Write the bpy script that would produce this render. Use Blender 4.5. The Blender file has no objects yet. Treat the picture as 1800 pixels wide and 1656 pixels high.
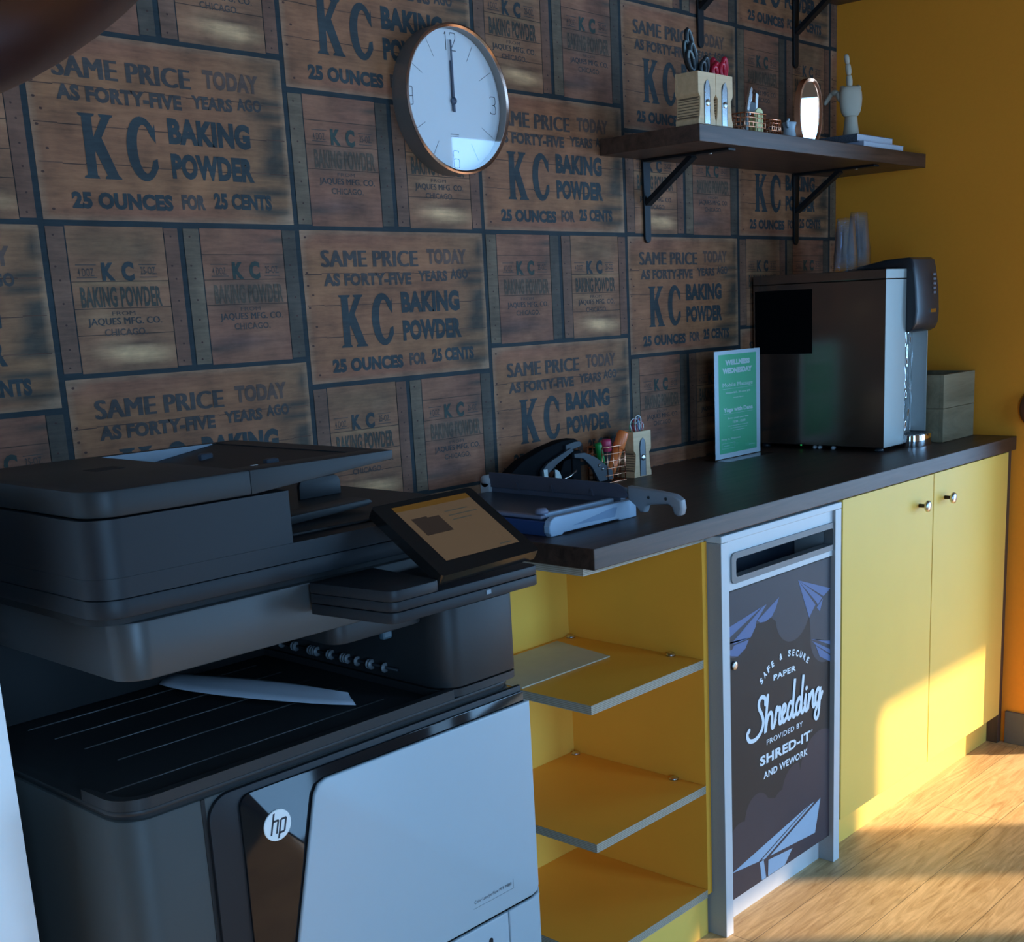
import bpy, bmesh, math, random
from mathutils import Vector, Matrix
random.seed(7)
PI = math.pi
C = bpy.context.scene.collection
sc = bpy.context.scene

# ---------------------------------------------------------------- camera
cam_data = bpy.data.cameras.new('camera')
cam = bpy.data.objects.new('camera', cam_data)
C.objects.link(cam)
right = Vector((0.66128222, -0.74883192, -0.04423332))
up = Vector((0.1976593, 0.11705994, 0.97325627))
fwd = Vector((0.72362741, 0.65234019, -0.22542325))
m = Matrix((right, up, -fwd)).transposed().to_4x4()
m.translation = Vector((-2.3954, -1.9696, 1.3487))
cam.matrix_world = m
cam_data.sensor_fit = 'HORIZONTAL'
cam_data.sensor_width = 36.0
cam_data.lens = 2160.035 / 1800 * 36.0
cam_data.shift_x = -(983.783 - 900) / 1800
cam_data.shift_y = (1042.877 - 828) / 1800
cam_data.clip_start = 0.02
sc.camera = cam

# ---------------------------------------------------------------- world, sun, exposure
world = bpy.data.worlds.new('daylight')
sc.world = world
world.use_nodes = True
wn = world.node_tree.nodes
bg = wn['Background']
bg.inputs[0].default_value = (0.315, 0.61, 1.0, 1)
bg.inputs[1].default_value = 9.8

sun_d = bpy.data.lights.new('sun', 'SUN')
sun_d.energy = 11.5
sun_d.angle = math.radians(0.8)
sun_d.color = (1.0, 0.73, 0.49)
sun = bpy.data.objects.new('sun', sun_d)
C.objects.link(sun)
SUN_TAN = 0.51
sun_dir = Vector((-0.65, 0.76, -SUN_TAN)).normalized()
sun.rotation_euler = sun_dir.to_track_quat('-Z', 'Y').to_euler()
sun.location = (4, -5, 4)

def portal(name, x0, x1, z0, z1, y):
    d = bpy.data.lights.new(name, 'AREA')
    d.shape = 'RECTANGLE'
    d.size = x1 - x0
    d.size_y = z1 - z0
    d.cycles.is_portal = True
    o = bpy.data.objects.new(name, d)
    C.objects.link(o)
    o.location = ((x0 + x1) / 2, y, (z0 + z1) / 2)
    o.rotation_euler = (PI / 2, 0, 0)   # faces +y, into the room
    return o

sc.view_settings.view_transform = 'Standard'
sc.view_settings.look = 'None'
sc.view_settings.gamma = 1.0
sc.view_settings.use_curve_mapping = False
sc.view_settings.exposure = 0.12
sc.cycles.transparent_max_bounces = 64

# ---------------------------------------------------------------- materials
MATS = {}

def nt(name):
    mt = bpy.data.materials.new(name)
    mt.use_nodes = True
    t = mt.node_tree
    return mt, t, t.nodes['Principled BSDF']

def setin(b, k, v):
    if k in b.inputs:
        b.inputs[k].default_value = v

def plain(name, col, rough=0.5, metal=0.0, spec=0.5, var=0.06, nscale=40.0, bump=0.0, coat=0.0, emit=None, estr=0.0):
    """simple procedural material: base colour with faint noise variation"""
    if name in MATS:
        return MATS[name]
    mt, t, b = nt(name)
    n = t.nodes.new('ShaderNodeTexNoise')
    tc = t.nodes.new('ShaderNodeTexCoord')
    t.links.new(tc.outputs['Object'], n.inputs['Vector'])
    n.inputs['Scale'].default_value = nscale
    n.inputs['Detail'].default_value = 3
    r = t.nodes.new('ShaderNodeMapRange')
    r.inputs['To Min'].default_value = 1 - var
    r.inputs['To Max'].default_value = 1 + var
    t.links.new(n.outputs['Fac'], r.inputs['Value'])
    mx = t.nodes.new('ShaderNodeVectorMath')
    mx.operation = 'SCALE'
    mx.inputs[0].default_value = col
    t.links.new(r.outputs['Result'], mx.inputs['Scale'])
    t.links.new(mx.outputs['Vector'], b.inputs['Base Color'])
    setin(b, 'Roughness', rough)
    setin(b, 'Metallic', metal)
    setin(b, 'Specular IOR Level', spec)
    setin(b, 'Coat Weight', coat)
    setin(b, 'Coat Roughness', 0.05)
    if bump:
        bp = t.nodes.new('ShaderNodeBump')
        bp.inputs['Strength'].default_value = bump
        bp.inputs['Distance'].default_value = 0.002
        t.links.new(n.outputs['Fac'], bp.inputs['Height'])
        t.links.new(bp.outputs['Normal'], b.inputs['Normal'])
    if emit:
        setin(b, 'Emission Color', (*emit, 1))
        setin(b, 'Emission Strength', estr)
    MATS[name] = mt
    return mt

def wood(name, c1, c2, axis=0, scale=9.0, rough=0.45, stretch=14.0, bump=0.08, coat=0.0):
    if name in MATS:
        return MATS[name]
    mt, t, b = nt(name)
    tc = t.nodes.new('ShaderNodeTexCoord')
    mp = t.nodes.new('ShaderNodeMapping')
    s = [stretch] * 3
    s[axis] = 1.0
    mp.inputs['Scale'].default_value = s
    t.links.new(tc.outputs['Object'], mp.inputs['Vector'])
    n = t.nodes.new('ShaderNodeTexNoise')
    n.inputs['Scale'].default_value = scale * 0.35
    n.inputs['Detail'].default_value = 8
    n.inputs['Roughness'].default_value = 0.65
    n.inputs['Distortion'].default_value = 0.6
    t.links.new(mp.outputs['Vector'], n.inputs['Vector'])
    cr = t.nodes.new('ShaderNodeValToRGB')
    cr.color_ramp.elements[0].position = 0.32
    cr.color_ramp.elements[0].color = (*c1, 1)
    cr.color_ramp.elements[1].position = 0.68
    cr.color_ramp.elements[1].color = (*c2, 1)
    t.links.new(n.outputs['Fac'], cr.inputs['Fac'])
    t.links.new(cr.outputs['Color'], b.inputs['Base Color'])
    setin(b, 'Roughness', rough)
    setin(b, 'Coat Weight', coat)
    bp = t.nodes.new('ShaderNodeBump')
    bp.inputs['Strength'].default_value = bump
    bp.inputs['Distance'].default_value = 0.002
    t.links.new(n.outputs['Fac'], bp.inputs['Height'])
    t.links.new(bp.outputs['Normal'], b.inputs['Normal'])
    MATS[name] = mt
    return mt

def tinted(name, rough=0.7, lo=0.62, hi=1.38, spec=0.3, grain=True):
    """printed surface: the colour attribute 'tint' times a wood-grain noise"""
    if name in MATS:
        return MATS[name]
    mt, t, b = nt(name)
    at = t.nodes.new('ShaderNodeAttribute')
    at.attribute_name = 'tint'
    tc = t.nodes.new('ShaderNodeTexCoord')
    mp = t.nodes.new('ShaderNodeMapping')
    mp.inputs['Scale'].default_value = (3.0, 1.0, 24.0) if grain else (6, 6, 6)
    t.links.new(tc.outputs['Object'], mp.inputs['Vector'])
    n = t.nodes.new('ShaderNodeTexNoise')
    n.inputs['Scale'].default_value = 5.0
    n.inputs['Detail'].default_value = 8
    n.inputs['Roughness'].default_value = 0.7
    t.links.new(mp.outputs['Vector'], n.inputs['Vector'])
    n2 = t.nodes.new('ShaderNodeTexNoise')
    n2.inputs['Scale'].default_value = 14.0
    n2.inputs['Detail'].default_value = 5
    t.links.new(tc.outputs['Object'], n2.inputs['Vector'])
    ad = t.nodes.new('ShaderNodeMath')
    ad.operation = 'ADD'
    t.links.new(n.outputs['Fac'], ad.inputs[0])
    t.links.new(n2.outputs['Fac'], ad.inputs[1])
    r = t.nodes.new('ShaderNodeMapRange')
    r.inputs['From Min'].default_value = 0.65
    r.inputs['From Max'].default_value = 1.35
    r.inputs['To Min'].default_value = lo
    r.inputs['To Max'].default_value = hi
    t.links.new(ad.outputs['Value'], r.inputs['Value'])
    mx = t.nodes.new('ShaderNodeVectorMath')
    mx.operation = 'SCALE'
    t.links.new(at.outputs['Color'], mx.inputs[0])
    t.links.new(r.outputs['Result'], mx.inputs['Scale'])
    t.links.new(mx.outputs['Vector'], b.inputs['Base Color'])
    setin(b, 'Roughness', rough)
    setin(b, 'Specular IOR Level', spec)
    MATS[name] = mt
    return mt

def glass(name, col=(1, 1, 1), rough=0.02, mix=0.85, spec_only=False):
    """thin clear sheet: transparent mixed with a glossy reflection by fresnel"""
    if name in MATS:
        return MATS[name]
    mt = bpy.data.materials.new(name)
    mt.use_nodes = True
    t = mt.node_tree
    t.nodes.remove(t.nodes['Principled BSDF'])
    out = t.nodes['Material Output']
    tr = t.nodes.new('ShaderNodeBsdfTransparent')
    tr.inputs['Color'].default_value = (*col, 1)
    gl = t.nodes.new('ShaderNodeBsdfGlossy')
    gl.inputs['Roughness'].default_value = rough
    fr = t.nodes.new('ShaderNodeFresnel')
    ge = t.nodes.new('ShaderNodeNewGeometry')      # same reflectance on both faces of the sheet
    ior = t.nodes.new('ShaderNodeMapRange')
    ior.inputs['To Min'].default_value = 1.5
    ior.inputs['To Max'].default_value = 1 / 1.5
    t.links.new(ge.outputs['Backfacing'], ior.inputs['Value'])
    t.links.new(ior.outputs['Result'], fr.inputs['IOR'])
    mx = t.nodes.new('ShaderNodeMixShader')
    t.links.new(fr.outputs['Fac'], mx.inputs['Fac'])
    t.links.new(tr.outputs['BSDF'], mx.inputs[1])
    t.links.new(gl.outputs['BSDF'], mx.inputs[2])
    t.links.new(mx.outputs['Shader'], out.inputs['Surface'])
    MATS[name] = mt
    return mt

# ---------------------------------------------------------------- mesh helpers
class MB:
    def __init__(self):
        self.bm = bmesh.new()
        self.mi = 0

    def _mark(self, faces):
        for f in faces:
            f.material_index = self.mi

    def quad(self, pts):
        f = self.bm.faces.new([self.bm.verts.new(p) for p in pts])
        f.material_index = self.mi
        return f

    def box(self, x0, x1, y0, y1, z0, z1, bev=0.0, seg=2):
        vs = [self.bm.verts.new(p) for p in ((x0, y0, z0), (x1, y0, z0), (x1, y1, z0), (x0, y1, z0), (x0, y0, z1), (x1, y0, z1), (x1, y1, z1), (x0, y1, z1))]
        fs = [self.bm.faces.new([vs[i] for i in q]) for q in ((0, 3, 2, 1), (4, 5, 6, 7), (0, 1, 5, 4), (1, 2, 6, 5), (2, 3, 7, 6), (3, 0, 4, 7))]
        self._mark(fs)
        if bev > 0:
            es = list({e for f in fs for e in f.edges})
            r = bmesh.ops.bevel(self.bm, geom=es, offset=bev, segments=seg, affect='EDGES', profile=0.5)
            self._mark(r['faces'])
        return self

    def prism(self, poly, axis, a, b, bev=0.0, seg=2):
        """extrude a 2D polygon along axis ('x': (y,z), 'y': (x,z), 'z': (x,y)) from a to b"""
        def P(p, t):
            return {'x': (t, p[0], p[1]), 'y': (p[0], t, p[1]), 'z': (p[0], p[1], t)}[axis]
        v0 = [self.bm.verts.new(P(p, a)) for p in poly]
        v1 = [self.bm.verts.new(P(p, b)) for p in poly]
        n = len(poly)
        f0 = self.bm.faces.new(v0)
        f1 = self.bm.faces.new(list(reversed(v1)))
        fs = [f0, f1]
        for i in range(n):
            j = (i + 1) % n
            fs.append(self.bm.faces.new((v0[j], v0[i], v1[i], v1[j])))
        self._mark(fs)
        bmesh.ops.recalc_face_normals(self.bm, faces=fs)
        if bev > 0:
            es = list(f0.edges) + list(f1.edges)
            r = bmesh.ops.bevel(self.bm, geom=es, offset=bev, segments=seg, affect='EDGES', profile=0.5)
            self._mark(r['faces'])
        return self

    def lathe(self, prof, cx=0, cy=0, cz=0, axis='z', n=32, sx=1.0, sy=1.0, caps=True):
        """prof: list of (radius, height)"""
        rings = []
        for r, h in prof:
            ring = []
            for i in range(n):
                a = 2 * PI * i / n
                u, v = r * math.cos(a) * sx, r * math.sin(a) * sy
                p = {'z': (cx + u, cy + v, cz + h), 'y': (cx + u, cy + h, cz + v), 'x': (cx + h, cy + u, cz + v)}[axis]
                ring.append(self.bm.verts.new(p))
            rings.append(ring)
        fs = []
        for k in range(len(rings) - 1):
            for i in range(n):
                j = (i + 1) % n
                fs.append(self.bm.faces.new((rings[k][i], rings[k][j], rings[k + 1][j], rings[k + 1][i])))
        if caps and prof[0][0] > 1e-6:
            fs.append(self.bm.faces.new(list(reversed(rings[0]))))
        if caps and prof[-1][0] > 1e-6:
            fs.append(self.bm.faces.new(rings[-1]))
        self._mark(fs)
        for f in fs:
            f.smooth = True
        bmesh.ops.remove_doubles(self.bm, verts=[v for r in (rings[0], rings[-1]) for v in r], dist=1e-6)
        ok = [f for f in fs if f.is_valid]
        bmesh.ops.recalc_face_normals(self.bm, faces=ok)
        return self

    def tube(self, pts, r, n=8, closed=False, taper=None):
        pts = [Vector(p) for p in pts]
        m_ = len(pts)
        rings = []
        nrm = None
        for i, p in enumerate(pts):
            if closed:
                d = pts[(i + 1) % m_] - pts[i - 1]
            else:
                d = pts[min(i + 1, m_ - 1)] - pts[max(i - 1, 0)]
            d.normalize()
            if nrm is None:
                nrm = d.orthogonal().normalized()
            else:
                nrm = (nrm - d * nrm.dot(d))
                nrm = nrm.normalized() if nrm.length > 1e-6 else d.orthogonal().normalized()
            bi = d.cross(nrm)
            rr = r if taper is None else taper[i]
            rings.append([self.bm.verts.new(p + nrm * rr * math.cos(2 * PI * k / n) + bi * rr * math.sin(2 * PI * k / n)) for k in range(n)])
        fs = []
        rng = range(m_) if closed else range(m_ - 1)
        for i in rng:
            a, b = rings[i], rings[(i + 1) % m_]
            for k in range(n):
                j = (k + 1) % n
                fs.append(self.bm.faces.new((a[k], a[j], b[j], b[k])))
        if not closed:
            fs.append(self.bm.faces.new(list(reversed(rings[0]))))
            fs.append(self.bm.faces.new(rings[-1]))
        self._mark(fs)
        for f in fs:
            f.smooth = True
        bmesh.ops.recalc_face_normals(self.bm, faces=fs)
        return self

    def flat(self, poly2, fn):
        """fill a 2D polygon with one ngon placed by fn(u, v) -> 3D"""
        f = self.bm.faces.new([self.bm.verts.new(fn(*p)) for p in poly2])
        f.material_index = self.mi
        return f

    def build(self, name, mats, parent=None, smooth=None):
        me = bpy.data.meshes.new(name)
        self.bm.to_mesh(me)
        self.bm.free()
        if not isinstance(mats, (list, tuple)):
            mats = [mats]
        for mm in mats:
            me.materials.append(mm)
        if smooth is not None:
            for p in me.polygons:
                p.use_smooth = True
            me.set_sharp_from_angle(angle=math.radians(smooth))
        o = bpy.data.objects.new(name, me)
        C.objects.link(o)
        if parent is not None:
            o.parent = parent
            o.matrix_parent_inverse = Matrix.Translation(-parent.location)
        return o

def tag(o, label, cat, group=None):
    o['label'] = label
    o['category'] = cat
    if group:
        o['group'] = group
    return o

def thing(name, label, cat, loc=(0, 0, 0), group=None):
    o = bpy.data.objects.new(name, None)
    o.empty_display_size = 0.02
    C.objects.link(o)
    o.location = loc
    return tag(o, label, cat, group)

def structure(o):
    o['kind'] = 'structure'
    return o

def part_label(o, s):
    o['label'] = s
    return o

def dup(root, delta, label, group=None):
    r = root.copy()
    C.objects.link(r)
    r.location = Vector(root.location) + Vector(delta)
    r['label'] = label
    if group:
        r['group'] = group
    for ch in list(root.children):
        c = ch.copy()
        C.objects.link(c)
        c.parent = r
        for g in ch.children:
            d = g.copy()
            C.objects.link(d)
            d.parent = c
    return r

def rrect(x0, x1, y0, y1, r, n=6, corners=(1, 1, 1, 1)):
    """rounded rectangle, ccw from lower left; corners = ll, lr, ur, ul"""
    P = []
    for (cx, cy, a0, on, px, py) in ((x0 + r, y0 + r, PI, corners[0], x0, y0), (x1 - r, y0 + r, 1.5 * PI, corners[1], x1, y0),
                                     (x1 - r, y1 - r, 0, corners[2], x1, y1), (x0 + r, y1 - r, PI / 2, corners[3], x0, y1)):
        if on:
            for i in range(n + 1):
                a = a0 + (PI / 2) * i / n
                P.append((cx + r * math.cos(a), cy + r * math.sin(a)))
        else:
            P.append((px, py))
    return P

def catmull(pts, n=8, closed=False):
    out = []
    m_ = len(pts)
    rng = range(m_) if closed else range(m_ - 1)
    for i in rng:
        p0 = pts[(i - 1) % m_] if closed or i > 0 else pts[0]
        p1 = pts[i]
        p2 = pts[(i + 1) % m_]
        p3 = pts[(i + 2) % m_] if closed or i + 2 < m_ else pts[-1]
        for k in range(n):
            t = k / n
            out.append(tuple(0.5 * ((2 * b) + (c - a) * t + (2 * a - 5 * b + 4 * c - d) * t * t + (3 * b - a - 3 * c + d) * t ** 3)
                             for a, b, c, d in zip(p0, p1, p2, p3)))
    if not closed:
        out.append(tuple(pts[-1]))
    return out

# ---------------------------------------------------------------- lettering
_tc = {}

def glyphs(body, bold=0.0, space=1.0):
    """2D outline mesh of a text in the built-in font: verts normalised to its own box, faces"""
    k = (body, bold, space)
    if k in _tc:
        return _tc[k]
    cu = bpy.data.curves.new('txt', 'FONT')
    cu.body = body
    cu.size = 1.0
    cu.offset = bold
    cu.space_character = space
    cu.resolution_u = 3
    o = bpy.data.objects.new('txt', cu)
    C.objects.link(o)
    dg = bpy.context.evaluated_depsgraph_get()
    dg.update()
    ev = o.evaluated_get(dg)
    me = ev.to_mesh()
    vs = [(v.co.x, v.co.y) for v in me.vertices]
    fs = [tuple(p.vertices) for p in me.polygons]
    ev.to_mesh_clear()
    bpy.data.objects.remove(o)
    bpy.data.curves.remove(cu)
    x0 = min(v[0] for v in vs); x1 = max(v[0] for v in vs)
    y0 = min(v[1] for v in vs); y1 = max(v[1] for v in vs)
    res = ([((x - x0) / (x1 - x0), (y - y0) / (y1 - y0)) for x, y in vs], fs, (x1 - x0) / (y1 - y0))
    _tc[k] = res
    return res

def put_text(mb, body, fn, u0, u1, v0, v1, bold=0.02, space=1.0, skew=0.0):
    """text stretched into the box u0..u1, v0..v1 (v up); fn(u, v) -> 3D"""
    shifts = (0.0,)
    if 'M' in body and bold > 0:        # the outline offset breaks on M: thicken by overprinting instead
        d = bold * .8 * (v1 - v0)
        shifts = (-d, d) if d < .004 else (-d, 0.0, d)
        bold = 0.0
    vs, fs, _ = glyphs(body, bold, space)
    out = []
    for sh_u in shifts:
        k_ = len(out)
        f_ = (lambda q: (lambda a, b: (lambda p: (p[0], p[1] - q, p[2]))(fn(a, b))))(0.00004 * shifts.index(sh_u))
        _put(mb, vs, fs, f_, u0, u1, v0, v1, skew, sh_u, out)
    return out

def _put(mb, vs, fs, fn, u0, u1, v0, v1, skew, sh_u, out):
    bv = [mb.bm.verts.new(fn(u0 + (u1 - u0) * x + sh_u + skew * y * (v1 - v0), v0 + (v1 - v0) * y)) for x, y in vs]
    for f in fs:
        try:
            g = mb.bm.faces.new([bv[i] for i in f])
            g.material_index = mb.mi
            out.append(g)
        except ValueError:
            pass
    return out

def ribbon(mb, pts, w, fn, cap=True):
    """flat stroke of width w along 2D points"""
    out = []
    m_ = len(pts)
    L, R = [], []
    for i in range(m_):
        a = pts[max(i - 1, 0)]
        b = pts[min(i + 1, m_ - 1)]
        dx, dy = b[0] - a[0], b[1] - a[1]
        l = math.hypot(dx, dy) or 1
        nx, ny = -dy / l * w / 2, dx / l * w / 2
        L.append(mb.bm.verts.new(fn(pts[i][0] + nx, pts[i][1] + ny)))
        R.append(mb.bm.verts.new(fn(pts[i][0] - nx, pts[i][1] - ny)))
    for i in range(m_ - 1):
        f = mb.bm.faces.new((L[i], R[i], R[i + 1], L[i + 1]))
        f.material_index = mb.mi
        out.append(f)
    if cap:
        for p in (pts[0], pts[-1]):
            f = mb.bm.faces.new([mb.bm.verts.new(fn(p[0] + w / 2 * math.cos(2 * PI * k / 10), p[1] + w / 2 * math.sin(2 * PI * k / 10))) for k in range(10)])
            f.material_index = mb.mi
            out.append(f)
    return out

# big flared K and C of the crates, in a unit box (u right, v up)
K_POLY = [
    [(-.02, 1.0), (0.0, .965), (.085, .945), (.085, .055), (.0, .035), (-.02, 0), (.43, 0), (.41, .035), (.37, .055), (.37, .945), (.45, .965), (.47, 1.0)],
    [(.33, .36), (.33, .60), (.66, .945), (.60, .965), (.58, 1.0), (1.0, 1.0), (.98, .965), (.91, .945)],
    [(.36, .46), (.60, .64), (1.0, .055), (1.06, .035), (1.08, 0), (.58, 0), (.60, .035), (.66, .055)],
]

def c_poly(n=22):
    o_, i_ = [], []
    for k in range(n + 1):
        a = math.radians(42 + (318 - 42) * k / n)
        o_.append((.54 + .54 * math.cos(a) * 1.0, .5 + .5 * math.sin(a)))
        i_.append((.60 + .255 * math.cos(a), .5 + .375 * math.sin(a)))
    head = [(.98, .66), (.90, .70)]
    tail = [(.90, .30), (.98, .34)]
    return o_, i_, head, tail

# ================================================================ SETTING
XR, D, HT = 1.1368, 0.5899, 0.9324          # right wall, worktop depth, worktop height
ZS = 1.7379                                  # top of the lower wall shelf
YF = -3.6                                    # window wall behind the viewer's right
CEIL = 2.95

m_yellow = plain('ochre_wall_paint', (0.92, 0.33, 0.027), rough=0.75, nscale=120, var=0.03, spec=0.25)
m_white = plain('white_wall_paint', (0.88, 0.89, 0.88), rough=0.8, var=0.02)
m_ceil = plain('dark_ceiling_paint', (0.13, 0.10, 0.08), rough=0.9)
m_roomw = plain('warm_grey_wall_paint', (0.34, 0.31, 0.28), rough=0.85, var=0.03)
m_grey_trim = plain('grey_baseboard_paint', (0.11, 0.11, 0.10), rough=0.6)
m_pane = glass('window_pane_glass', (0.95, 0.98, 1.0))

# --- floor: oak boards running along the counter
def floor_mat():
    mt, t, b = nt('oak_floor_boards')
    tc = t.nodes.new('ShaderNodeTexCoord')
    br = t.nodes.new('ShaderNodeTexBrick')
    br.offset = 0.37
    br.inputs['Scale'].default_value = 1.0
    br.inputs['Brick Width'].default_value = 1.45
    br.inputs['Row Height'].default_value = 0.172
    br.inputs['Mortar Size'].default_value = 0.0012
    br.inputs['Mortar Smooth'].default_value = 0.6
    br.inputs['Bias'].default_value = 0.0
    br.inputs['Color1'].default_value = (0.45, 0.45, 0.45, 1)
    br.inputs['Color2'].default_value = (0.62, 0.62, 0.62, 1)
    br.inputs['Mortar'].default_value = (0.16, 0.16, 0.16, 1)
    off = t.nodes.new('ShaderNodeMapping')
    off.inputs['Location'].default_value = (0.35, 0.122, 0)
    t.links.new(tc.outputs['Object'], off.inputs['Vector'])
    t.links.new(off.outputs['Vector'], br.inputs['Vector'])
    mp = t.nodes.new('ShaderNodeMapping')
    mp.inputs['Scale'].default_value = (1.0, 9.0, 1.0)
    t.links.new(tc.outputs['Object'], mp.inputs['Vector'])
    n = t.nodes.new('ShaderNodeTexNoise')
    n.inputs['Scale'].default_value = 4.2
    n.inputs['Detail'].default_value = 9
    n.inputs['Roughness'].default_value = 0.62
    n.inputs['Distortion'].default_value = 2.2
    t.links.new(mp.outputs['Vector'], n.inputs['Vector'])
    cr = t.nodes.new('ShaderNodeValToRGB')
    cr.color_ramp.elements[0].position = 0.30
    cr.color_ramp.elements[0].color = (0.36, 0.215, 0.085, 1)
    cr.color_ramp.elements[1].position = 0.64
    cr.color_ramp.elements[1].color = (0.66, 0.46, 0.225, 1)
    t.links.new(n.outputs['Fac'], cr.inputs['Fac'])
    # knots
    vo = t.nodes.new('ShaderNodeTexVoronoi')
    vo.inputs['Scale'].default_value = 3.1
    mp2 = t.nodes.new('ShaderNodeMapping')
    mp2.inputs['Scale'].default_value = (1.0, 1.9, 1.0)
    t.links.new(tc.outputs['Object'], mp2.inputs['Vector'])
    t.links.new(mp2.outputs['Vector'], vo.inputs['Vector'])
    kr = t.nodes.new('ShaderNodeMapRange')
    kr.inputs['From Min'].default_value = 0.012
    kr.inputs['From Max'].default_value = 0.10
    kr.inputs['To Min'].default_value = 0.28
    kr.inputs['To Max'].default_value = 1.0
    t.links.new(vo.outputs['Distance'], kr.inputs['Value'])
    sc1 = t.nodes.new('ShaderNodeVectorMath')
    sc1.operation = 'SCALE'
    t.links.new(cr.outputs['Color'], sc1.inputs[0])
    t.links.new(kr.outputs['Result'], sc1.inputs['Scale'])
    bw = t.nodes.new('ShaderNodeMath')
    bw.operation = 'MULTIPLY'
    bw.inputs[1].default_value = 1.85
    t.links.new(br.outputs['Color'], bw.inputs[0])
    sc2 = t.nodes.new('ShaderNodeVectorMath')
    sc2.operation = 'SCALE'
    t.links.new(sc1.outputs['Vector'], sc2.inputs[0])
    t.links.new(bw.outputs['Value'], sc2.inputs['Scale'])
    t.links.new(sc2.outputs['Vector'], b.inputs['Base Color'])
    setin(b, 'Roughness', 0.42)
    setin(b, 'Specular IOR Level', 0.4)
    bp = t.nodes.new('ShaderNodeBump')
    bp.inputs['Strength'].default_value = 0.12
    bp.inputs['Distance'].default_value = 0.002
    t.links.new(n.outputs['Fac'], bp.inputs['Height'])
    t.links.new(bp.outputs['Normal'], b.inputs['Normal'])
    return mt

mb = MB()
mb.box(-9.0, 9.0, YF, 0.1, -0.08, 0.0)
structure(mb.build('floor', floor_mat()))
mb = MB()
mb.box(-9.0, 9.0, YF, 0.1, CEIL, CEIL + 0.1)
structure(mb.build('ceiling', m_ceil))

# right wall: a short ochre return that ends where the room opens to the windows
WALL_END = -0.752
mb = MB()
mb.box(XR, XR + 0.12, WALL_END, 0.0, 0.0, CEIL)
structure(mb.build('wall_right', m_yellow))
mb = MB()
mb.box(XR - 0.012, XR, WALL_END + 0.002, -0.5905, 0.0, 0.10, bev=0.002)
structure(mb.build('baseboard_right', m_grey_trim))

# white pier left of the copier
mb = MB()
mb.box(-9.0, -1.766, -0.45, 0.0, 0.0, CEIL)
structure(mb.build('wall_left', m_white))

# window wall across the room
wins = [(-3.6, -2.4, 0.10, 2.36), (0.05, 0.70, 0.10, 2.36), (2.19, 2.57, 0.10, 2.083), (2.925, 8.8, 0.10, 2.36)]  # first two openings are unseen additions: light for the pier, then frontal light
mb = MB()
edges = sorted([-9.0] + [w[0] for w in wins] + [w[1] for w in wins] + [9.0])
for i in range(0, len(edges), 2):
    mb.box(edges[i], edges[i + 1], YF - 0.03, YF, 0.0, CEIL)
for w in wins:
    mb.box(w[0], w[1], YF - 0.03, YF, 0.0, w[2])
    mb.box(w[0], w[1], YF - 0.03, YF, w[3], CEIL)
structure(mb.build('wall_front', m_roomw))
mb = MB()
mb.box(-9.1, -9.0, YF, 0.1, 0.0, CEIL)
structure(mb.build('wall_far_left', m_roomw))
mb = MB()
mb.box(9.0, 9.1, YF, 0.1, 0.0, CEIL)
mb.box(XR + 0.13, 9.0, 0.0, 0.1, 0.0, CEIL)
structure(mb.build('wall_far_right', m_roomw))
m_dim_pane = glass('sun_dimming_glass', (0.72, 0.72, 0.72))  # grey pane added to weaken the sun through the narrow opening
for i, w in enumerate(wins):
    mb = MB()
    mb.box(w[0], w[1], YF - 0.018, YF - 0.012, w[2], w[3])
    structure(mb.build('window_%d' % (i + 1), m_dim_pane if i == 2 else m_pane))
    portal('window_daylight', w[0], w[1], w[2], w[3], YF + 0.01)

# ---------------------------------------------------------------- wall_back: wallpaper of printed crates
WX0, WW, WA, WHB, WHS = -1.4072, 0.5005, 1.5201, 0.2985, 0.2463
m_paper = tinted('crate_wallpaper', lo=0.50, hi=1.50)
wp = MB()
tl = wp.bm.loops.layers.float_color.new('tint')

def paint(faces, col):
    for f in faces:
        for l in f.loops:
            l[tl] = (col[0] * PAPER[0], col[1] * PAPER[1], col[2] * PAPER[2], 1)

def wq(x0, x1, z0, z1, lay, col):
    y = -0.00025 * lay
    f = wp.quad([(x0, y, z0), (x1, y, z0), (x1, y, z1), (x0, y, z1)])
    paint([f], col)

def grid(x0, x1, z0, z1, nx, nz, lay, fn):
    """fn(u, v) -> colour, u right 0..1, v down 0..1"""
    y = -0.00025 * lay
    V = [[wp.bm.verts.new((x0 + (x1 - x0) * i / nx, y, z1 - (z1 - z0) * j / nz)) for i in range(nx + 1)] for j in range(nz + 1)]
    for j in range(nz):
        for i in range(nx):
            f = wp.bm.faces.new((V[j + 1][i], V[j + 1][i + 1], V[j][i + 1], V[j][i]))
            for l, (a, b) in zip(f.loops, ((i, j + 1), (i + 1, j + 1), (i + 1, j), (i, j))):
                c_ = fn(a / nx, b / nz)
                l[tl] = (c_[0] * PAPER[0], c_[1] * PAPER[1], c_[2] * PAPER[2], 1)

GAP = (0.022, 0.042, 0.060)
INK = (0.040, 0.066, 0.088)
WOODC = (0.335, 0.182, 0.108)
PAPER = (0.84, 0.60, 0.46)      # overall print density

def mixc(a, b, t):
    t = max(0, min(1, t))
    return tuple(x + (y - x) * t for x, y in zip(a, b))

def blob(u, v, cu, cv, su, sv):
    return math.exp(-((u - cu) / su) ** 2 - ((v - cv) / sv) ** 2)

SMUDGE = [(.96, .27, .08, .018), (.93, .34, .07, .022), (.97, .44, .05, .03), (.95, .52, .04, .05), (.94, .63, .05, .05), (.96, .70, .10, .018),
          (.90, .80, .13, .016), (.93, .93, .12, .016), (.99, .12, .03, .06)]

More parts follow.
